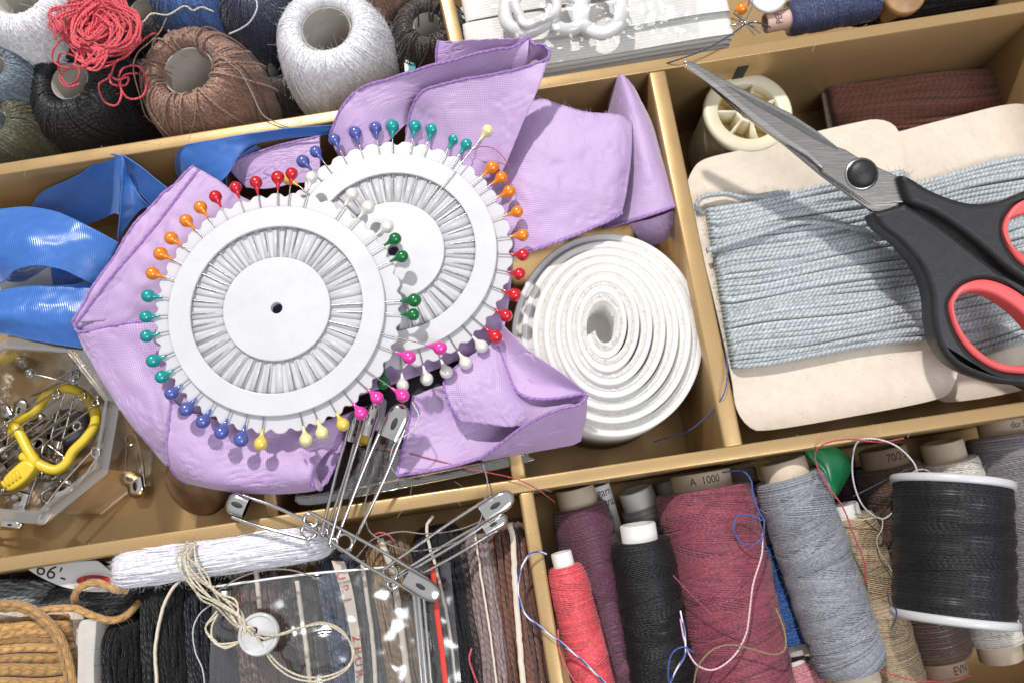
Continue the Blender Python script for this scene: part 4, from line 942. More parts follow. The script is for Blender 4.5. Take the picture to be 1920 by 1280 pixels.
polys = [even(p, 60) for p in polys]
yarn_part(rt, np.array(polys), .31, T_RED, 300, 1.0, 'strands', 5)
def loose_thread(label, pts, r, mat, name='loose_thread', n=None, group=None):
    o = rod(name, even(PP(pts), n or max(24, len(pts) * 12)), r * .72, mat, None, 5); tag(o, label, 'thread', group); return o
T_CREAMT = thread_mat('cream_cotton', 'd9cdb4', period=1.2, plies=2); T_GREYT = thread_mat('grey_thread', '8d8580', period=.9, plies=2); T_WHITET = thread_mat('white_thread', 'dedce0', period=.9, plies=2)
loose_thread('white thread end curling beside the navy ball', [(478, -10, 52), (482, 15, 52), (470, 40, 50), (452, 54, 48), (430, 64, 46)], .32, T_WHITET)
loose_thread('cream thread wandering over the blue ball', [(250, 55, 52), (270, 40, 53), (285, 26, 53), (315, 28, 52), (345, 12, 52), (362, 20, 51), (378, 14, 50), (400, 22, 49)], .36, T_CREAMT)
loose_thread('grey brown thread trailing from the taupe ball over the gold wall', [(390, 85, 47), (425, 115, 48), (450, 135, 47.5), (470, 170, 46.5), (490, 212, 46.5), (512, 228, 46), (542, 240, 45.6)], .26, T_GREYT)
loose_thread('thin taupe thread standing between red tangle and taupe ball', [(312, 35, 49), (300, 60, 50), (280, 80, 50), (258, 100, 50), (250, 130, 48), (262, 180, 42), (275, 220, 36), (305, 240, 32)], .28, T_BROWN)
# ------------------------------------------------------------------ elastic, rings and pins at the top
def elastic_mat():
    t = NT('white_elastic'); uv = t.n('ShaderNodeUVMap'); sp = t.n('ShaderNodeSeparateXYZ'); t.l(uv.outputs[0], sp.inputs[0])
    h = t.math('SINE', t.math('MULTIPLY', sp.outputs[1], 2 * math.pi / .95)); f = t.ramp(h, .93, 1.0, -1, .2); n = t.ramp(t.noise(1500, 3), .92, 1.05, .3, .7)
    mul = t.n('ShaderNodeVectorMath', operation='SCALE'); mul.inputs[0].default_value = (.76, .75, .72); t.l(t.math('MULTIPLY', f, n), mul.inputs['Scale'])
    t.set(color=mul.outputs[0], rough=.7, sheen=.2); t.bump(h, .3, .0002); return t.m
M_ELASTIC = elastic_mat()
def elastic(label, A, B, hw, z, layers=4, group='folded hanks of white elastic'):
    """flat loops of band, one on the other, from A to B (pixels)"""
    a, b = P(*A, z), P(*B, z); d = b - a; L = np.linalg.norm(d); d /= L; nn = np.array([-d[1], d[0], 0]); w = hw * pxmm(*A, z); t = thing('elastic_hank', label, 'elastic', (a + b) / 2, group)
    for k in range(layers):
        zz = z - k * 2.6; inset = rng.uniform(-1.0, 1.0); ph = np.linspace(-math.pi / 2, math.pi / 2, 9)
        prof = [(inset - math.cos(p) * 2.2 + 2.2, math.sin(p) * 1.15) for p in ph]
        xs = [(L - inset * .7 + math.cos(p) * 2.2 - 2.2, -math.sin(p) * -1.0) for p in ph]
        ring = [(x, zc) for x, zc in prof] + [(s * L, 1.15 + .3 * math.sin(s * 9 + k)) for s in np.linspace(.1, .9, 12)] + [(x, zc) for x, zc in [(L - inset * .7 + math.cos(p) * 2.2 - 2.2, math.sin(p) * 1.15) for p in ph[::-1]]] + [(s * L, -1.15) for s in np.linspace(.9, .1, 6)]
        ring = np.array(ring); ys = np.linspace(-w, w, 14); G = np.array([[a + d * x + nn * y + np.array([0, 0, zz - z + zc]) for x, zc in ring] for y in ys])
        q, m = G.shape[:2]; idx = np.arange(q * m).reshape(q, m); Q = np.stack([idx[:-1], np.roll(idx[:-1], -1, 1), np.roll(idx[1:], -1, 1), idx[1:]], -1).reshape(-1, 4)
        uv = np.stack(np.broadcast_arrays(ring[None, :, 0], ys[:, None]), -1).reshape(-1, 2)
        me = mesh('band', G.reshape(-1, 3), Q, M_ELASTIC, t, uv)
        for yy in (0, q - 1):
            pass
    return t
elastic('rearmost hank of white elastic at the top edge', (866, 22), (1350, -62), 26, 36)
elastic('middle hank of white elastic below the plastic rings', (872, 74), (1362, -2), 29, 40)
elastic('hank of white elastic in front, its ribbed end beside the loose pins', (905, 122), (1368, 46), 24, 38)
elastic('lowest hank of white elastic along the gold wall', (960, 150), (1366, 84), 24, 26, 5)
M_RING = plain('glossy_white_plastic', (.84, .83, .83), .15, var=.02, coat=.4)
for lab, pts, r in [('white plastic ring with a pointed corner, leftmost of three', [(960, -22), (948, 15), (950, 42), (968, 58), (990, 60), (1022, 44), (1036, 20), (1030, -15), (1000, -30)], 2.1),
                    ('white plastic ring between the two others', [(1034, 24), (1040, 46), (1060, 56), (1084, 50), (1094, 26), (1086, 4), (1062, -8), (1042, 2)], 1.9),
                    ('round white plastic ring, rightmost of three', [(1088, 26), (1096, 50), (1126, 62), (1156, 48), (1166, 20), (1156, -10), (1126, -22), (1096, -6)], 2.2),
                    ('angular white plastic slider lying on the leftmost ring', [(966, 5), (975, 30), (985, 46), (1010, 38), (1040, 24), (1042, 0), (1020, -16), (985, -16)], 1.4)]:
    A = even(PP([(x, y, 46.5 if r > 1.5 else 49.5) for x, y in pts]), 72, True)
    o = tubes('plastic_ring', A, r, M_RING, None, 12, True); tag(o, lab, 'ring', 'white plastic rings in the clear bag')
M_FILM = clear('clear_film', (.97, .97, .97), .12, .05, .6, .12, 30)
fb = thing('clear_bag', 'clear film bag over the white rings and elastic', 'plastic bag', P(1150, 30, 50))
fold([[(915, -60, 50), (1050, -70, 53), (1180, -80, 52), (1300, -95, 49)], [(922, 10, 51), (1050, -5, 54), (1180, -10, 52), (1300, -20, 49)], [(925, 75, 47), (1040, 78, 47), (1180, 55, 47), (1310, 40, 46)], [(925, 92, 46), (1040, 95, 46), (1180, 75, 45.5), (1312, 62, 45)]], '', 'film', fb, M_FILM, wr=.9, thick=0, seed=40, ws=.25)
for i, (a, b) in enumerate([((1375, 25), (1425, 62)), ((1372, 35), (1430, 55)), ((1380, 50), (1405, 5)), ((1378, 20), (1415, 66)), ((1370, 48), (1422, 40)), ((1384, 62), (1412, 12))]):
    o = rod('loose_pin', PP([(*a, 36 + i * .8), (*b, 38 + i * .6)]), .26, M_PIN, None, 6); tag(o, 'bare steel pin in the heap beside the pink spool core', 'pin', 'bare pins heaped beside the navy spool')
make_pin(P(1390, 17, 43), P(1390, 17, 43) - P(1425, -20, 40), 26, 'orange', 'orange headed pin lying in the heap of loose pins', None)
# ------------------------------------------------------------------ spools
M_TUBE = plain('kraft_core', (.60, .50, .39), .8, var=.08, nscale=400, bump=.2); M_TUBEW = plain('white_core', (.74, .73, .71), .6, var=.04); M_TUBEP = plain('pink_core', (.62, .42, .36), .75, var=.06); M_TUBEB = plain('brown_core', (.40, .28, .21), .8, var=.1)
def spool(label, A, B, rpx, cpx, ext, mat, core, name='thread_spool', zs=(28, 28), pitch=.38, r=.2, cross=12, taper=1.0, fz=900, texts=(), group='thread spools in the lower right compartment', rnd=.10, bands=None, cat='spool'):
    """A,B = pixel ends of the wound part on its axis; rpx wound radius px; cpx core radius px; ext = core sticking out (mm) at A and B"""
    a, b = P(*A, zs[0]), P(*B, zs[1]); ax = b - a; L = np.linalg.norm(ax); ax /= L; FR = frame(ax, (1, 0, 0)); k = pxmm((A[0] + B[0]) / 2, (A[1] + B[1]) / 2, (zs[0] + zs[1]) / 2)
    R = rpx * k; C = cpx * k; t = thing(name, label, cat, (a + b) / 2, group)
    def rad(s): return R * (1 + (taper - 1) * s) * (1 - rnd * np.exp(-s * L / 1.6) - rnd * np.exp(-(1 - s) * L / 1.6)) * (1 + .012 * np.sin(s * 21) + .01 * np.sin(s * 47 + 2))
    W = lambda x, y, z: np.stack([x, y, z], -1) @ FR.T + a
    s = np.linspace(0, 1, 60); prof = np.r_[[[C * .9, 0.02]], np.c_[rad(s) - .05, s * L], [[C * .9, L - .02]]]
    V0, Q0, U0 = lathe_arrays(prof, 40); body = (V0 @ FR.T + a, Q0, U0 * 0 + np.array([0, .5]))
    n = int(L / pitch); th = np.linspace(0, 2 * math.pi * n, n * 26); s = th / th[-1]; jit = .35 * pitch * np.sin(th * .37) + .25 * pitch * np.sin(th * .113 + 2)
    hel = W(rad(s) * np.cos(th), rad(s) * np.sin(th), np.clip(s * L + jit, .1, L - .1))
    hv, hq, hu = tube_arrays(hel, r, 4); hu[:, 1] = hu[:, 1] % 1 + np.floor(np.repeat(th / 2 / math.pi, 4)) * 1.0
    parts = [body, (hv, hq, hu)]; polys = []
    for c in range(cross):
        s0 = rng.uniform(.03, .85); dz = rng.uniform(.07, .26) * rng.choice([-1, 1]); th0 = rng.uniform(0, 6.28); m = rng.integers(4, 13)
        for j in range(m):
            tt = np.linspace(0, 1, 26); ss = np.clip(s0 + dz * tt + j * pitch * 1.15 / L, .005, .995); tq = th0 + 3.6 * tt + j * .05
            polys.append(W((rad(ss) + .17) * np.cos(tq), (rad(ss) + .17) * np.sin(tq), ss * L))
    if polys: polys = np.array(polys); pv = tube_arrays(polys, r, 4); pv[2][:, 1] += 400; parts.append(pv)
    if fz: parts.append(fuzz_arrays(hel, fz, 1.1, .03))
    V, Q, U = merge(parts); mesh('winding', V, Q, mat, t, U)
    ci = C * .8
    core_o = lathe('core', [(ci, -ext[0]), (C * .93, -ext[0]), (C, -ext[0] + .3), (C, L + ext[1] - .3), (C * .93, L + ext[1]), (ci, L + ext[1]), (ci, L * .5), (ci, -ext[0])], a, ax, core, t, 40)
    up = np.array([0, 0, 1.]) ; up = up - ax * (up @ ax); up /= np.linalg.norm(up)
    for body_, pos, size, turn, sq in texts:
        up2 = up * math.cos(turn) + np.cross(ax, up) * math.sin(turn)
        ydir = -ax; Rm = np.stack([np.cross(ydir, up2), ydir, up2], 1)
        text_mesh('lettering', body_, size, M_INK, core_o, Rm, a + ax * (pos if pos < 0 else L + pos - 0), bend=C, squeeze=sq, depth=.06)
    return t
T_BURG = thread_mat('burgundy_thread', '8e3b4d', dark=.85, rvar=.4, rough=.42, spec=.5); T_DBURG = thread_mat('dark_burgundy_thread', '5e2540', dark=.8); T_CORAL = thread_mat('coral_thread', 'ea5560', dark=.75); T_BLK = thread_mat('black_thread', '141519', dark=.6, sheen=.06)
T_GREY = thread_mat('grey_thread_wound', '8f929b', dark=.85, rvar=.35, rough=.45); T_BLU = thread_mat('cobalt_thread', '2462b0', dark=.7); T_BEIGE = thread_mat('beige_thread', 'b8a282', dark=.72); T_BRN = thread_mat('brown_thread', '5f4234', dark=.7); T_ECRU = thread_mat('ecru_thread', 'dcd5cd', dark=.82, rvar=.12); T_GREY2 = thread_mat('warm_grey_thread', '807a7e', dark=.6); T_GREYL = thread_mat('light_grey_thread', 'a8a4a2', dark=.75)
spool('dark burgundy spool with a kraft core, behind the coral one', (1085, 948), (1163, 1268), 55, 37, (5.2, 4), T_DBURG, M_TUBE, zs=(28, 22), taper=.97)
spool('slim coral red spool with a white paper core lying on top', (1058, 1060), (1125, 1330), 38, 20, (3.6, 3), T_CORAL, M_TUBEW, zs=(40, 37), pitch=.36, r=.19, rnd=.28, cross=12, fz=300)
spool('black spool with a white core between the two burgundy ones', (1200, 1012), (1252, 1330), 58, 34, (4.4, 3), T_BLK, M_TUBEW, zs=(33, 28), fz=2200)
spool('big burgundy spool, the widest in the compartment', (1318, 915), (1402, 1330), 92, 57, (4.6, 3), T_BURG, M_TUBE, zs=(27, 24), pitch=.42, r=.22, cross=52, fz=1400, texts=[('A  1000', -2.4, 2.9, .1, .9)], rnd=.07)
spool('grey spool leaning right, with kraft core at both ends', (1476, 893), (1598, 1252), 65, 43, (4.6, 4.5), T_GREY, M_TUBE, zs=(34, 30), pitch=.42, r=.22, cross=46, fz=2000, rnd=.08)
spool('small cobalt blue spool deep between the burgundy and grey spools', (1432, 1020), (1492, 1200), 46, 28, (3, 3.4), T_BLU, M_TUBEW, zs=(15, 15))
spool('slim beige spool with a white core right of the grey one', (1590, 968), (1690, 1290), 48, 25, (3.6, 3), T_BEIGE, M_TUBEW, zs=(26, 20), pitch=.38, r=.2)
spool('brown spool under the black reel', (1662, 872), (1760, 1228), 60, 43, (5.2, 5.5), T_BRN, M_TUBEB, zs=(22, 16), texts=[('70/2 II', -2.6, 3.2, -.15, .8), ('EVN', 2.8, 3.2, -.35, .8)])
spool('ecru spool half hidden below the black reel, kraft core at both ends', (1774, 862), (1868, 1198), 56, 38, (5.4, 5.5), T_ECRU, M_TUBE, zs=(24, 18), texts=[('W', 1.0, 2.0, -.9, .9)], fz=500)
spool('warm grey spool at the right edge behind the black reel', (1884, 815), (1965, 1180), 70, 44, (4.6, 4), T_GREY2, M_TUBE, zs=(24, 22), pitch=.5, r=.25, cross=14, texts=[('dor SM3', -2.6, 2.6, -.3, .8)])
spool('grey spool with a white core standing behind the black spool', (1202, 948), (1225, 1010), 42, 33, (5.2, 3), T_GREYL, M_TUBEW, zs=(18, 16))
spool('white paper spool with printed letters behind the dark burgundy one', (1146, 990), (1166, 1060), 24, 20, (13.0, 3), T_ECRU, M_TUBEW, zs=(20, 18), texts=[('garn', -11.0, 3.4, -.25, .75), ('esnä', -8.0, 3.8, -.25, .75)], fz=100)
spool('dark spool with a pale core peeping out below the gold wall', (1262, 925), (1290, 1010), 44, 30, (4, 3), T_BLK, M_TUBEW, zs=(12, 12), fz=200)
spool('white cored spool in the shade between burgundy and grey', (1392, 905), (1410, 990), 36, 30, (4.2, 3), T_DBURG, M_TUBEW, zs=(12, 12), fz=200)
spool('added dark burgundy spool deep under the brown one, keeping the gap dark', (1575, 880), (1640, 1180), 50, 30, (3, 3), T_DBURG, M_TUBE, zs=(8, 8), fz=100)  # filler spool, added so no lit floor shows between the upper spools
spool('pink spool end at the bottom edge between burgundy and grey', (1492, 1242), (1530, 1330), 36, 22, (1, 3), thread_mat('pink_thread', 'd88f98'), M_TUBEW, zs=(14, 14), fz=100)
spool('added wine red spool deep behind the ecru one, keeping the gap dark', (1830, 850), (1900, 1100), 45, 30, (3, 3), T_DBURG, M_TUBE, zs=(8, 8), fz=100)  # another added filler, dark where the lit floor would show through
# big black reel
zr = 44.5; a_, b_ = P(1784, 908, zr), P(1788, 1158, zr); ax_ = (b_ - a_) / np.linalg.norm(b_ - a_); Lr = np.linalg.norm(b_ - a_); kr_ = pxmm(1786, 1030, zr)
reel = spool('wide black thread reel with white plastic flanges lying on top of the spools', (1784, 912), (1788, 1150), 103, 40, (0, 0), T_BLK, M_WHITE, 'thread_reel', (zr, zr), pitch=.36, r=.19, cross=2, rnd=.02, fz=1200, group=None)
for c, d in ((P(1784, 912, zr), -1), (P(1788, 1150, zr), 1)):
    Rf = 108 * kr_
    lathe('flange', [(4, .0), (Rf * .9, 0), (Rf * .985, .15), (Rf, .6), (Rf, 1.7), (Rf * .97, 2.1), (Rf * .9, 2.3), (4, 2.3), (4, 0)], c, ax_ * d, M_WHITE, reel, 72)
# green plastic bobbin
M_GREEN = plain('green_plastic', (.02, .27, .10), .28, var=.06, coat=.3)
gb = thing('green_plastic_clip', 'shiny green plastic clip behind the grey spool', 'plastic clip', P(1560, 880, 20))
go = P(1540, 890, 24)
grows = [[(1506, 836, 30), (1540, 836, 31), (1570, 842, 30), (1588, 858, 27)], [(1515, 850, 31), (1545, 852, 32.5), (1574, 862, 31), (1592, 880, 27)], [(1535, 870, 31), (1552, 885, 32), (1570, 895, 30.5), (1580, 905, 27)], [(1552, 905, 29), (1555, 920, 30), (1560, 928, 29), (1562, 934, 26)]]
fold(grows, '', 'shell', gb, M_GREEN, wr=0, thick=1.2)
rod('edge_rib', even(PP([(1506, 837, 31), (1522, 858, 32.5), (1544, 880, 32.5), (1553, 905, 31), (1556, 930, 30)]), 30), .9, M_GREEN, gb, 8)
# navy spool lying at the very top
spool('navy blue spool with a pink paper core at the top edge', (1478, 36), (1640, 4), 32, 18, (7.5, 3), thread_mat('navy_wound', '36436f'), M_TUBEP, zs=(34, 34), texts=[('PEF', -4.0, 3.0, .2, .8)], group=None, fz=300)
M_WOODL = plain('light_wood', (.42, .25, .12), .5, var=.25, nscale=260)
wr_ = thing('wooden_reel', 'light wooden reel end showing at the top right edge', 'wooden reel', P(1698, 0, 20))
lathe('flange', [(.01, .6), (2.0, .6), (2.4, .2), (5.6, .3), (6.2, -.2), (6.3, -2.5), (5, -4), (3.6, -16)], P(1698, -12, 40), (0, -.25, 1), M_WOODL, wr_, 40)
wsq = thing('white_button_pile', 'white plastic button behind the orange headed pin at the top edge', 'button', P(1435, 0, 36))
lathe('disc', [(.01, .5), (4.5, .5), (5.2, .9), (6, .6), (6.2, 0), (5.8, -.8), (.01, -.8)], P(1440, -14, 40), (.1, -.3, 1), M_RING, wsq, 40)
# ------------------------------------------------------------------ loose threads over the spools
T_BW = NT('blue_white_twist'); uvn = T_BW.n('ShaderNodeUVMap'); spn = T_BW.n('ShaderNodeSeparateXYZ'); T_BW.l(uvn.outputs[0], spn.inputs[0])
sq_ = T_BW.math('GREATER_THAN', T_BW.math('SINE', T_BW.math('ADD', T_BW.math('MULTIPLY', spn.outputs[0], .9), T_BW.math('MULTIPLY', spn.outputs[1], 6.283))), 0.1)
T_BW.set(color=T_BW.mix(sq_, srgb('2d479c'), srgb('e4e2ea')), rough=.6); T_BW = T_BW.m
T_RB = thread_mat('royal_blue_thread', '3450a5'); T_PINKT = thread_mat('pale_pink_thread', 'ecc4cf', period=1.0, plies=2); T_OLV = thread_mat('khaki_thread', '8f7d55'); T_REDT = thread_mat('red_fine_thread', 'c03548'); T_NAVYT = thread_mat('navy_fine_thread', '252b48')
loose_thread('blue and white twisted thread looping over the gold divider and coral spool', [(1024, 1038, 45), (1008, 1034, 47), (990, 1042, 48), (974, 1075, 47), (973, 1115, 46.5), (985, 1150, 46.5), (1020, 1180, 47), (1060, 1210, 47), (1100, 1245, 46), (1140, 1285, 44)], .42, T_BW)
loose_thread('pale pink thread hanging in a long curve over the big burgundy spool', [(1430, 1000, 41), (1428, 1040, 42), (1412, 1095, 42.5), (1405, 1150, 42.5), (1398, 1190, 42), (1375, 1230, 41.5), (1340, 1254, 41), (1310, 1248, 42), (1292, 1225, 42), (1282, 1195, 43), (1276, 1160, 42)], .36, T_PINKT)
loose_thread('royal blue thread with a round loop at the edge of the big burgundy spool', [(1355, 885, 38), (1390, 882, 40), (1408, 900, 42), (1412, 930, 42), (1424, 960, 42), (1432, 975, 42), (1405, 965, 42.5), (1382, 968, 42), (1376, 990, 42), (1388, 1015, 42), (1412, 1020, 42.5), (1430, 1005, 42.5), (1433, 975, 42.5)], .32, T_RB)
loose_thread('royal blue thread strands hanging beside the black spool', [(1276, 1145, 42), (1284, 1190, 43), (1284, 1225, 43), (1268, 1255, 42), (1250, 1290, 40)], .4, T_BW)
loose_thread('small blue loop below the black spool', [(1300, 1222, 43), (1280, 1212, 43.5), (1260, 1225, 43), (1253, 1255, 42), (1256, 1290, 40)], .3, T_RB)
loose_thread('khaki thread arching over the lower end of the big burgundy spool', [(1300, 1290, 40), (1308, 1250, 42), (1335, 1218, 42.5), (1370, 1208, 43), (1410, 1216, 43), (1450, 1226, 42), (1472, 1215, 41), (1470, 1180, 40), (1455, 1140, 39)], .32, T_OLV)
loose_thread('fine burgundy thread crossing the big burgundy spool', [(1262, 1078, 40.5), (1300, 1118, 42), (1345, 1160, 42.5), (1390, 1188, 42.2)], .22, T_BURG)
loose_thread('red thread arching over the green clip and down the beige spool', [(1694, 821, 46), (1650, 828, 47.5), (1590, 823, 48), (1545, 832, 47), (1528, 855, 44), (1545, 900, 42), (1580, 950, 41), (1600, 1000, 40), (1620, 1050, 38), (1622, 1085, 36), (1614, 1108, 33)], .3, T_REDT)
loose_thread('white thread looping out of the shade beside the black reel', [(1722, 892, 49), (1712, 865, 49.5), (1680, 835, 49), (1640, 822, 48.5), (1608, 828, 46), (1598, 865, 42), (1602, 910, 39), (1620, 950, 37), (1652, 972, 36), (1675, 960, 36)], .32, T_WHITET)
loose_thread('cream thread bending behind the top flange of the black reel', [(1700, 892, 42), (1722, 880, 43), (1740, 882, 43), (1752, 895, 42)], .3, T_CREAMT)
loose_thread('fine cream thread over the beige and brown spools', [(1570, 968, 34), (1610, 974, 36), (1650, 970, 36), (1654, 990, 36), (1644, 1010, 35), (1650, 1035, 34), (1668, 1062, 33), (1680, 1085, 34)], .24, T_CREAMT)
loose_thread('navy thread lying across the brown spool core', [(1600, 930, 36), (1650, 905, 37), (1700, 880, 38), (1728, 874, 38)], .24, T_NAVYT)
loose_thread('navy thread end dangling from the lower flange of the black reel', [(1664, 1110, 40), (1668, 1130, 44), (1680, 1142, 48), (1680, 1158, 49), (1672, 1175, 46)], .3, T_NAVYT)
loose_thread('red thread along the bottom edge under the grey spool', [(1640, 1252, 36), (1700, 1272, 34), (1760, 1276, 33), (1820, 1266, 32)], .26, T_REDT)
loose_thread('coral thread end curling at the foot of the coral spool', [(1046, 1180, 44), (1050, 1220, 45), (1068, 1262, 45), (1090, 1290, 42)], .28, T_CORAL)
loose_thread('navy blue thread lying over the gold wall and the elastic', [(1240, 122, 44), (1272, 112, 46.5), (1320, 94, 46.8), (1370, 66, 46.6), (1400, 45, 45), (1425, 44, 42), (1445, 52, 40)], .32, T_NAVYT)
loose_thread('blue violet thread hanging over the divider beside the tape roll', [(1366, 690, 43), (1362, 668, 46), (1364, 700, 46), (1356, 740, 46), (1330, 775, 40), (1290, 808, 30), (1250, 820, 25), (1225, 828, 24)], .27, T_RB)
loose_thread('fine red thread curving round the orange pins of the back wheel', [(878, 285, 52), (905, 275, 54), (930, 282, 54.5), (950, 305, 54), (956, 330, 53), (952, 355, 52)], .16, T_REDT)
loose_thread('fine dark red thread running under the lilac ribbon over the gold wall', [(648, 826, 44), (760, 848, 44), (880, 878, 45.5), (960, 895, 46.5), (1000, 912, 46), (1040, 940, 40)], .2, T_REDT)
loose_thread('white thread looping past the highest safety pin clasp to the ribbon corner', [(772, 752, 56), (785, 780, 56.5), (772, 808, 56), (745, 825, 54), (733, 850, 52), (734, 875, 50), (744, 890, 47)], .24, T_WHITET)
loose_thread('grey thread wandering down between the safety pins', [(702, 830, 46), (700, 880, 47), (690, 920, 48), (684, 950, 48), (690, 990, 47.5), (712, 1010, 47), (745, 1026, 46.5), (780, 1032, 47), (850, 1018, 49), (895, 985, 50), (908, 940, 50), (914, 905, 49), (906, 870, 46)], .26, T_GREYT)
loose_thread('grey thread lying across the dark yarns below the gold wall', [(668, 1045, 47), (700, 1010, 47), (750, 996, 47), (800, 1000, 47), (860, 992, 48), (905, 975, 49.5)], .26, T_GREYT)
# ------------------------------------------------------------------ yarn cards and skeins, lower left
def skein(label, A, B, hw, zt, mat, n=40, r=.45, depth=9.0, name='yarn_skein', wob=.5, fz=900, group='yarn skeins in the lower left compartment', bend=0., fl=1.5, edge=None, M=44, cat='yarn', body=.9, fr=.035):
    """bundle of strands along the pixel line A-B; zt = height of its ridge"""
    a, b = P(*A, zt), P(*B, zt); d = b - a; L = np.linalg.norm(d); d /= L; nn = np.array([-d[1], d[0], 0]); w = hw * pxmm(*A, zt)
    t = thing(name, label, cat, (a + b) / 2, group); s = np.linspace(0, 1, M); polys = []
    endr = lambda s: np.clip(np.sqrt(np.clip(1 - (1 - np.clip(s * L / (w * 1.2), 0, 1)) ** 2, 0, 1)), .12, 1)
    for lay, sc in ((0, 1.0), (1, .82)):
        for i in range(n):
            ph = (-.62 + 1.24 * (i + .5) / n) * math.pi + rng.normal() * .05; p1, p2, p3 = rng.uniform(0, 6.28, 3)
            e = endr(s) * endr(1 - s); y = w * sc * np.sin(ph) * (.45 + .55 * e) + wob * (np.sin(s * 9 + p1) * .5 + np.sin(s * 23 + p2) * .25); z = -depth + depth * sc * np.cos(ph * .8) * e + wob * .5 * np.sin(s * 14 + p3)
            yb = bend * np.sin(math.pi * s)
            polys.append(a + d * (s[:, None] * L) + nn * (y + yb)[:, None] + np.array([0, 0, 1.]) * z[:, None])
    polys = np.array(polys); parts = [tube_arrays(polys, r, 4)]
    g = []
    for ss in np.linspace(0, 1, 20):
        e = float(endr(ss) * endr(1 - ss)); g.append([a + d * ss * L + nn * (w * body * math.sin(ph) * (.45 + .55 * e) + bend * math.sin(math.pi * ss)) + np.array([0, 0, -depth + depth * body * math.cos(ph * .8) * e]) for ph in np.linspace(-2.2, 2.2, 12)])
    g = np.array(g); idx = np.arange(240).reshape(20, 12); Q = np.stack([idx[:-1, :-1], idx[:-1, 1:], idx[1:, 1:], idx[1:, :-1]], -1).reshape(-1, 4)
    parts.append((g.reshape(-1, 3), Q, np.tile([0, .5], (240, 1))))
    if fz: parts.append(fuzz_arrays(polys, fz, fl, fr))
    V, Q, U = merge(parts); mesh('yarn', V, Q, mat, t, U)
    if edge: card_edge(t, *edge)
    return t
def card_edge(t, pts, w=.9, tall=2.2, mat=None, name='card_edge'):
    ln = even(PP(pts), 36); nx = np.array([rng.normal() * .05 for _ in range(36)]); ln = ln + np.c_[nx, nx * 0, nx]
    G = np.stack([ln, ln - np.array([0, 0, tall])], 0); o = grid_mesh(name, G, mat or M_CARD, t, w, smooth=True); return o
wool = lambda n, c, **k: yarn(n, c, **{**dict(period=2.0, plies=2, dark=.5, rvar=.35, depth=.8, sheen=.45, rough=.9), **k})
Y_WHITE = wool('white_wool', 'eae8ef', dark=.96, rvar=.05, depth=.15); Y_BLACK = wool('black_wool', '141518', sheen=.12); Y_INK = wool('ink_wool', '191921', sheen=.15); Y_RUST = wool('rust_wool', '6b4030'); Y_NAVY = wool('denim_wool', '33496e'); Y_TAN = wool('tan_wool', '9a7850'); Y_MAUVE = wool('mauve_wool', '957f7e'); Y_BROWN = wool('russet_wool', '76493a'); Y_GOLDTAN = wool('camel_wool', 'bf9257', period=3.0, dark=.6); Y_GREY = wool('slate_wool', '474a4e'); Y_DB = wool('dark_brown_wool', '3c2c28'); Y_PALE = wool('pale_grey_wool', 'a3adb0')
skein('fluffy white wool skein lying along the gold wall', (192, 1070), (610, 1008), 36, 46.5, Y_WHITE, 100, .27, 8, fz=13000, fl=1.2, wob=.6, body=1.0, fr=.017)
skein('black wool skein left of the zip bag, beside the upright card', (290, 1095), (300, 1330), 40, 41, Y_BLACK, 44, .4, edge=([(338, 1087, 42.5), (322, 1104, 43.2), (304, 1140, 43), (292, 1200, 43), (290, 1240, 43), (296, 1320, 43)], .6, 1.2))
skein('ink black wool skein partly under the zip bag', (372, 1085), (390, 1330), 42, 39.5, Y_INK, 44, .4)
skein('short blue black wool skein behind the grey card edge', (212, 1170), (216, 1330), 34, 40, Y_BLACK, 36, .4, fz=1600)
skein('rust brown wool skein under the zip bag with the button', (468, 1078), (500, 1330), 48, 39, Y_RUST, 46, .4, edge=([(478, 1066, 40.5), (482, 1100, 40.6), (486, 1140, 40.6)],))
skein('second rust wool skein, darker, right of the button', (548, 1085), (588, 1330), 36, 38.5, Y_DB, 36, .42, edge=([(556, 1088, 40.4), (564, 1150, 40.4), (574, 1220, 40.4), (584, 1320, 40.4)],))
skein('denim blue wool skein under the zip bag', (618, 1040), (668, 1330), 36, 40, Y_NAVY, 46, .34, fz=1500)
skein('slate grey wool skein beside the lettered strip', (668, 1060), (708, 1330), 26, 39, Y_GREY, 32, .4, edge=([(678, 1050, 40.6), (686, 1110, 40.6), (698, 1200, 40.6), (706, 1320, 40.6)],))
skein('tan wool skein under the right half of the zip bag', (716, 1008), (772, 1330), 40, 40, Y_TAN, 48, .36, fz=1800, edge=([(712, 1010, 41.6), (722, 1035, 41.8), (738, 1080, 41.6), (752, 1180, 41.6), (770, 1320, 41.6)], 1.5))
skein('black wool skein right of the tan one with a torn paper loop', (812, 985), (868, 1330), 50, 38.5, Y_INK, 44, .42, edge=([(812, 966, 41), (800, 985, 40.5), (804, 1020, 40), (816, 1060, 40), (842, 1180, 40), (858, 1320, 40)], .7))
skein('dark brown wool skein squeezed beside the mauve one', (872, 1010), (912, 1330), 22, 37, Y_DB, 26, .42)
skein('mauve wool skein near the gold divider', (896, 1002), (942, 1330), 26, 40.5, Y_MAUVE, 26, .55, edge=([(890, 998, 42.3), (902, 1080, 42.5), (918, 1180, 42.5), (936, 1320, 42.5)], .5))
skein('russet brown wool skein against the gold divider', (950, 975), (1000, 1330), 44, 40.5, Y_BROWN, 32, .58, edge=([(955, 980, 42.5), (962, 1010, 42.6), (966, 1100, 42.6), (974, 1200, 42.6), (984, 1320, 42.6)], 1.4))
skein('added black wool skein darkening the top right edge behind the navy spool', (1600, -5), (1990, -62), 34, 32, Y_BLACK, 30, .5, group=None)  # dark filler added over the lit floor in this corner
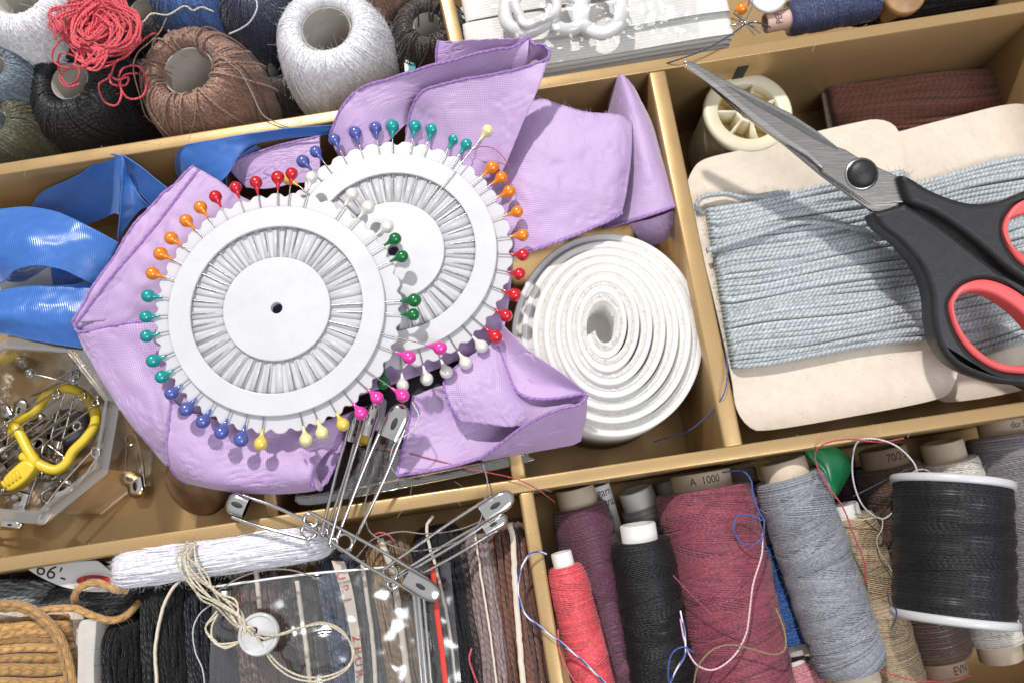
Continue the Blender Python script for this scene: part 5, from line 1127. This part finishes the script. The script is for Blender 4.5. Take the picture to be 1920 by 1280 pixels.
skein('slate grey wool skein in the shade below the price card', (50, 1140), (240, 1122), 30, 33, Y_GREY, 20, .6, fz=1500)
skein('pale grey wool skein at the left edge below the gold wall', (-60, 1120), (70, 1122), 26, 36, Y_PALE, 18, .6)
skein('dark wine wool skein in the shade at the left edge', (-60, 1086), (180, 1080), 26, 24, wool('wine_wool', '40202a'), 16, .6)
skein('dark skein deep beneath the camel yarn', (150, 1150), (270, 1145), 30, 24, Y_BLACK, 16, .6)
# camel card
cm = thing('yarn_card', 'card of camel coloured twisted yarn at the bottom left corner', 'yarn card', P(60, 1220, 20))
slab('card', [(-80, 1150), (0, 1146), (100, 1140), (150, 1145), (158, 1200), (165, 1340), (-80, 1350)], 33, 1.3, M_CARD, cm, bevel=.2)
yarn_part(cm, wraps((-70, 1172), (-60, 1340), (128, 1156), (150, 1330), 15, 35.6, 33.5, 1.05, layers=2, bulge=1.5), 1.05, Y_GOLDTAN, 1500, 1.6)
tl = [catmull(PP([(-40, 1128, 40), (0, 1130, 41), (45, 1134, 41.5), (85, 1158, 41.5), (115, 1195, 41), (130, 1240, 40.5), (142, 1300, 40)]), 52), catmull(PP([(-40, 1142, 39.6), (0, 1138, 40.4), (45, 1142, 40.8), (82, 1166, 40.8), (108, 1200, 40.4), (122, 1245, 40), (134, 1300, 39)]), 52),
      catmull(PP([(60, 1146, 39), (100, 1140, 40), (140, 1140, 40), (170, 1152, 39), (205, 1162, 38), (235, 1154, 36), (262, 1128, 33)]), 52), catmull(PP([(142, 1130, 36), (140, 1115, 39), (155, 1098, 40.5), (185, 1092, 40.5), (215, 1104, 40), (240, 1106, 38.5)]), 52)]
yarn_part(cm, np.array(tl), .95, Y_GOLDTAN, 400, 1.6, 'yarn_end')
gc = thing('card_edge_standing', 'thick grey cardboard edge standing beside the camel yarn', 'card', P(165, 1225, 20))
M_GREYCARD = plain('grey_board', (.52, .49, .45), .85, var=.08, bump=.4, bscale=2600)
slab('board', [(148, 1168), (176, 1164), (180, 1172), (176, 1240), (174, 1340), (146, 1340), (145, 1240)], 20, 21.5, M_GREYCARD, gc, 90, .35)
# price card
pcard = thing('price_card', 'white price card with black figures and a red oval tucked under the gold wall', 'price card', P(130, 1075, 35))
M_PAPERC = plain('white_card', (.62, .61, .60), .5, var=.03)
slab('card', [(52, 1066), (62, 1061), (120, 1055), (172, 1050), (188, 1054), (215, 1080), (212, 1106), (165, 1108), (120, 1100), (85, 1086)], 37.2, .6, M_PAPERC, pcard, 100, .12)
text_mesh('price_figures', "66'-", 5.0, M_INK, pcard, frame((0, 0, 1), (math.cos(-.32), math.sin(-.32), 0)), P(97, 1073, 37.85), squeeze=1.15)
el = lambda cx, cy, rx, ry: [(cx + rx * math.cos(a), cy + ry * math.sin(a)) for a in np.linspace(0, 6.283, 24, endpoint=False)]
slab('red_oval', el(176, 1088, 33, 11), 37.82, .1, plain('red_print_card', (.55, .03, .03), .5), pcard, 48, .02)
slab('white_mark', el(176, 1087, 14, 4), 37.94, .1, M_PAPERC, pcard, 40, .02)
# lettered strip
ls = thing('lettered_strip', 'cream paper strip with red letters standing inside the zip bag', 'paper strip', P(655, 1170, 38))
fold([[(622, 1050, 42), (640, 1110, 42), (654, 1170, 42), (664, 1240, 42), (668, 1320, 42)], [(646, 1052, 42.6), (660, 1100, 42.6), (672, 1170, 42.6), (680, 1240, 42.6), (682, 1320, 42.6)]], '', 'strip', ls, M_CARD, wr=0, thick=.3)
M_REDINK = plain('red_ink', (.5, .05, .05), .6)
for i, (ch, x, y) in enumerate([('U', 638, 1078), ('R', 645, 1102), ('I', 650, 1124), ('2', 668, 1196), ('P', 670, 1218), ('U', 672, 1240), ('R', 674, 1262)]):
    text_mesh('letter', ch, 3.2, M_REDINK, ls, frame((0, 0, 1), (math.cos(-1.35), math.sin(-1.35), 0)), P(x, y, 42.75))
# zip bag
zb = thing('zip_bag', 'clear zip bag with a red stripe lying over the yarn', 'plastic bag', P(630, 1180, 44))
M_BAG = clear('zip_film', (.95, .955, .96), .2, .13, .8, .2, 30)
fold([[(398, 1100, 44), (480, 1088, 45), (570, 1076, 45), (660, 1068, 45), (740, 1062, 44.8), (845, 1052, 44)],
      [(398, 1160, 44.5), (480, 1155, 46), (570, 1150, 45), (660, 1140, 45.5), (745, 1130, 45), (850, 1120, 44)],
      [(394, 1230, 44.5), (480, 1230, 45), (575, 1225, 46), (670, 1220, 45), (755, 1210, 45), (858, 1200, 44)],
      [(390, 1320, 44), (480, 1320, 45), (580, 1320, 45), (680, 1320, 45.4), (770, 1320, 45), (868, 1320, 44)]], '', 'film', zb, M_BAG, na=50, nb=90, wr=1.5, thick=0, seed=31, ws=.11)
M_SEAL = clear('bag_seal', (.9, .9, .92), .2, .45, .9)
rod('top_seal', even(PP([(398, 1100, 45.2), (480, 1088, 46.2), (570, 1076, 46.2), (660, 1068, 46.2), (735, 1062, 46)]), 60), .32, M_RING, zb, 5)
for x0, x1, w in ((772, 792, .5), (780, 800, .6), (790, 810, .4)):
    rod('zip_track', even(PP([(x0, 1070, 46.2), ((x0 + x1) / 2 - 2, 1160, 46.4), (x1 + 2, 1320, 46.4)]), 30), w, M_SEAL, zb, 6)
G = loft([[(806, 1058, 46.6), (816, 1160, 46.8), (826, 1240, 46.8), (834, 1320, 46.8)], [(815, 1057, 46.6), (826, 1160, 46.8), (836, 1240, 46.8), (844, 1320, 46.8)]], 4, 40); grid_mesh('red_stripe', G, plain('red_film', (.62, .05, .03), .3), zb, .2)
# button and cream thread
button('round mother of pearl button with two holes lying on the zip bag', 488, 1188, 48.0, 39, M_PEARLBTN, 2, (-.05, .1, 1), 'pearl_button', rot=-.75)
ct = thing('cream_thread_bunch', 'bunch of cream thread strands tied through the pearl button', 'thread', P(420, 1130, 47)); bun = []
for i in range(8):
    o = rng.normal(size=(8, 2)) * 5; L = [(352 + i * 2, 1018, 47), (338 + i * 4, 1048, 49), (345 + i * 6, 1078, 49), (372 + i * 6, 1115, 48.5), (405 + i * 5, 1142, 48.5), (440 + i * 3, 1172, 49), (470, 1180, 50.2), (478, 1184, 49.8)]
    if i % 3 == 0: L = L[:4] + [(400 + i * 7, 1130, 49.5), (452, 1160, 50), (458, 1190, 49), (430, 1210, 48), (402, 1205, 48), (392, 1180, 48.5), (410, 1150, 49)]
    bun.append(even(PP([(x + o[k % 8, 0], y + o[k % 8, 1], z) for k, (x, y, z) in enumerate(L)]), 64))
for L in [[(498, 1198, 50), (480, 1188, 50.5), (520, 1190, 50.5), (555, 1180, 49), (600, 1166, 48), (640, 1180, 48), (660, 1215, 48), (655, 1245, 48), (620, 1265, 48), (570, 1268, 48), (530, 1250, 48), (505, 1225, 49), (482, 1195, 50.6)], [(496, 1196, 50.2), (530, 1186, 50), (570, 1174, 49), (612, 1170, 48.5), (648, 1192, 48.5), (664, 1225, 48), (645, 1258, 48), (600, 1276, 48), (550, 1270, 48), (515, 1246, 48.5), (498, 1222, 49.5)]]:
    bun.append(even(PP(L), 64))
yarn_part(ct, np.array(bun), .26, T_CREAMT, 200, 1.0, 'strands', 5)
loose_thread('pale thread curving down the ink black skein', [(400, 1130, 45), (375, 1150, 44), (362, 1180, 43.5), (366, 1220, 43), (380, 1255, 43), (385, 1300, 42)], .26, T_WHITET)
loose_thread('grey thread arching over the top of the zip bag', [(400, 1112, 47), (450, 1082, 48), (500, 1068, 48.5), (545, 1068, 48), (585, 1080, 47), (610, 1092, 46)], .26, T_GREYT)
loose_thread('red thread scrap hanging at the mauve skein', [(884, 1215, 43), (880, 1235, 43), (888, 1262, 42.5), (900, 1290, 42)], .35, T_RED)
loose_thread('tiny red thread scrap below the safety pins', [(698, 1004, 45), (712, 998, 46), (728, 1002, 46), (738, 1012, 45)], .35, T_RED)
# thin dark strip on the face of the back wall
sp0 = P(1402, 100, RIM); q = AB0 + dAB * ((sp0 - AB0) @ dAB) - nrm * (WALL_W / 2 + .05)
wall('dark_strip', q - dAB * 1.7, q + dAB * 1.7, .3, 32.5, 39.5, M_DARK, box, .05)

# lint and fibres caught on the box edges
M_LINT = plain('lint', (.7, .68, .64), .9); lp = []
for i in range(170):
    a, b = random.choice([(AB0, AB1), (C0, C1)]); q = on(a, b, random.uniform(.08, .97)) + nrm * random.uniform(-1.7, 1.7); q[2] = RIM + .06
    d = rng.normal(size=3); d[2] = abs(d[2]) * .05; d /= np.linalg.norm(d); c = rng.normal(size=3) * .5; c[2] = 0; l = random.uniform(.3, 1.9)
    lp.append(np.array([q + d * l * t + c * l * t * t for t in (0, .33, .66, 1)]))
o = tubes('lint', np.array(lp), .035, M_LINT, None, 3); o['kind'] = 'stuff'; o['label'] = 'fine pale lint fibres caught along the gold wall tops'; o['category'] = 'lint'
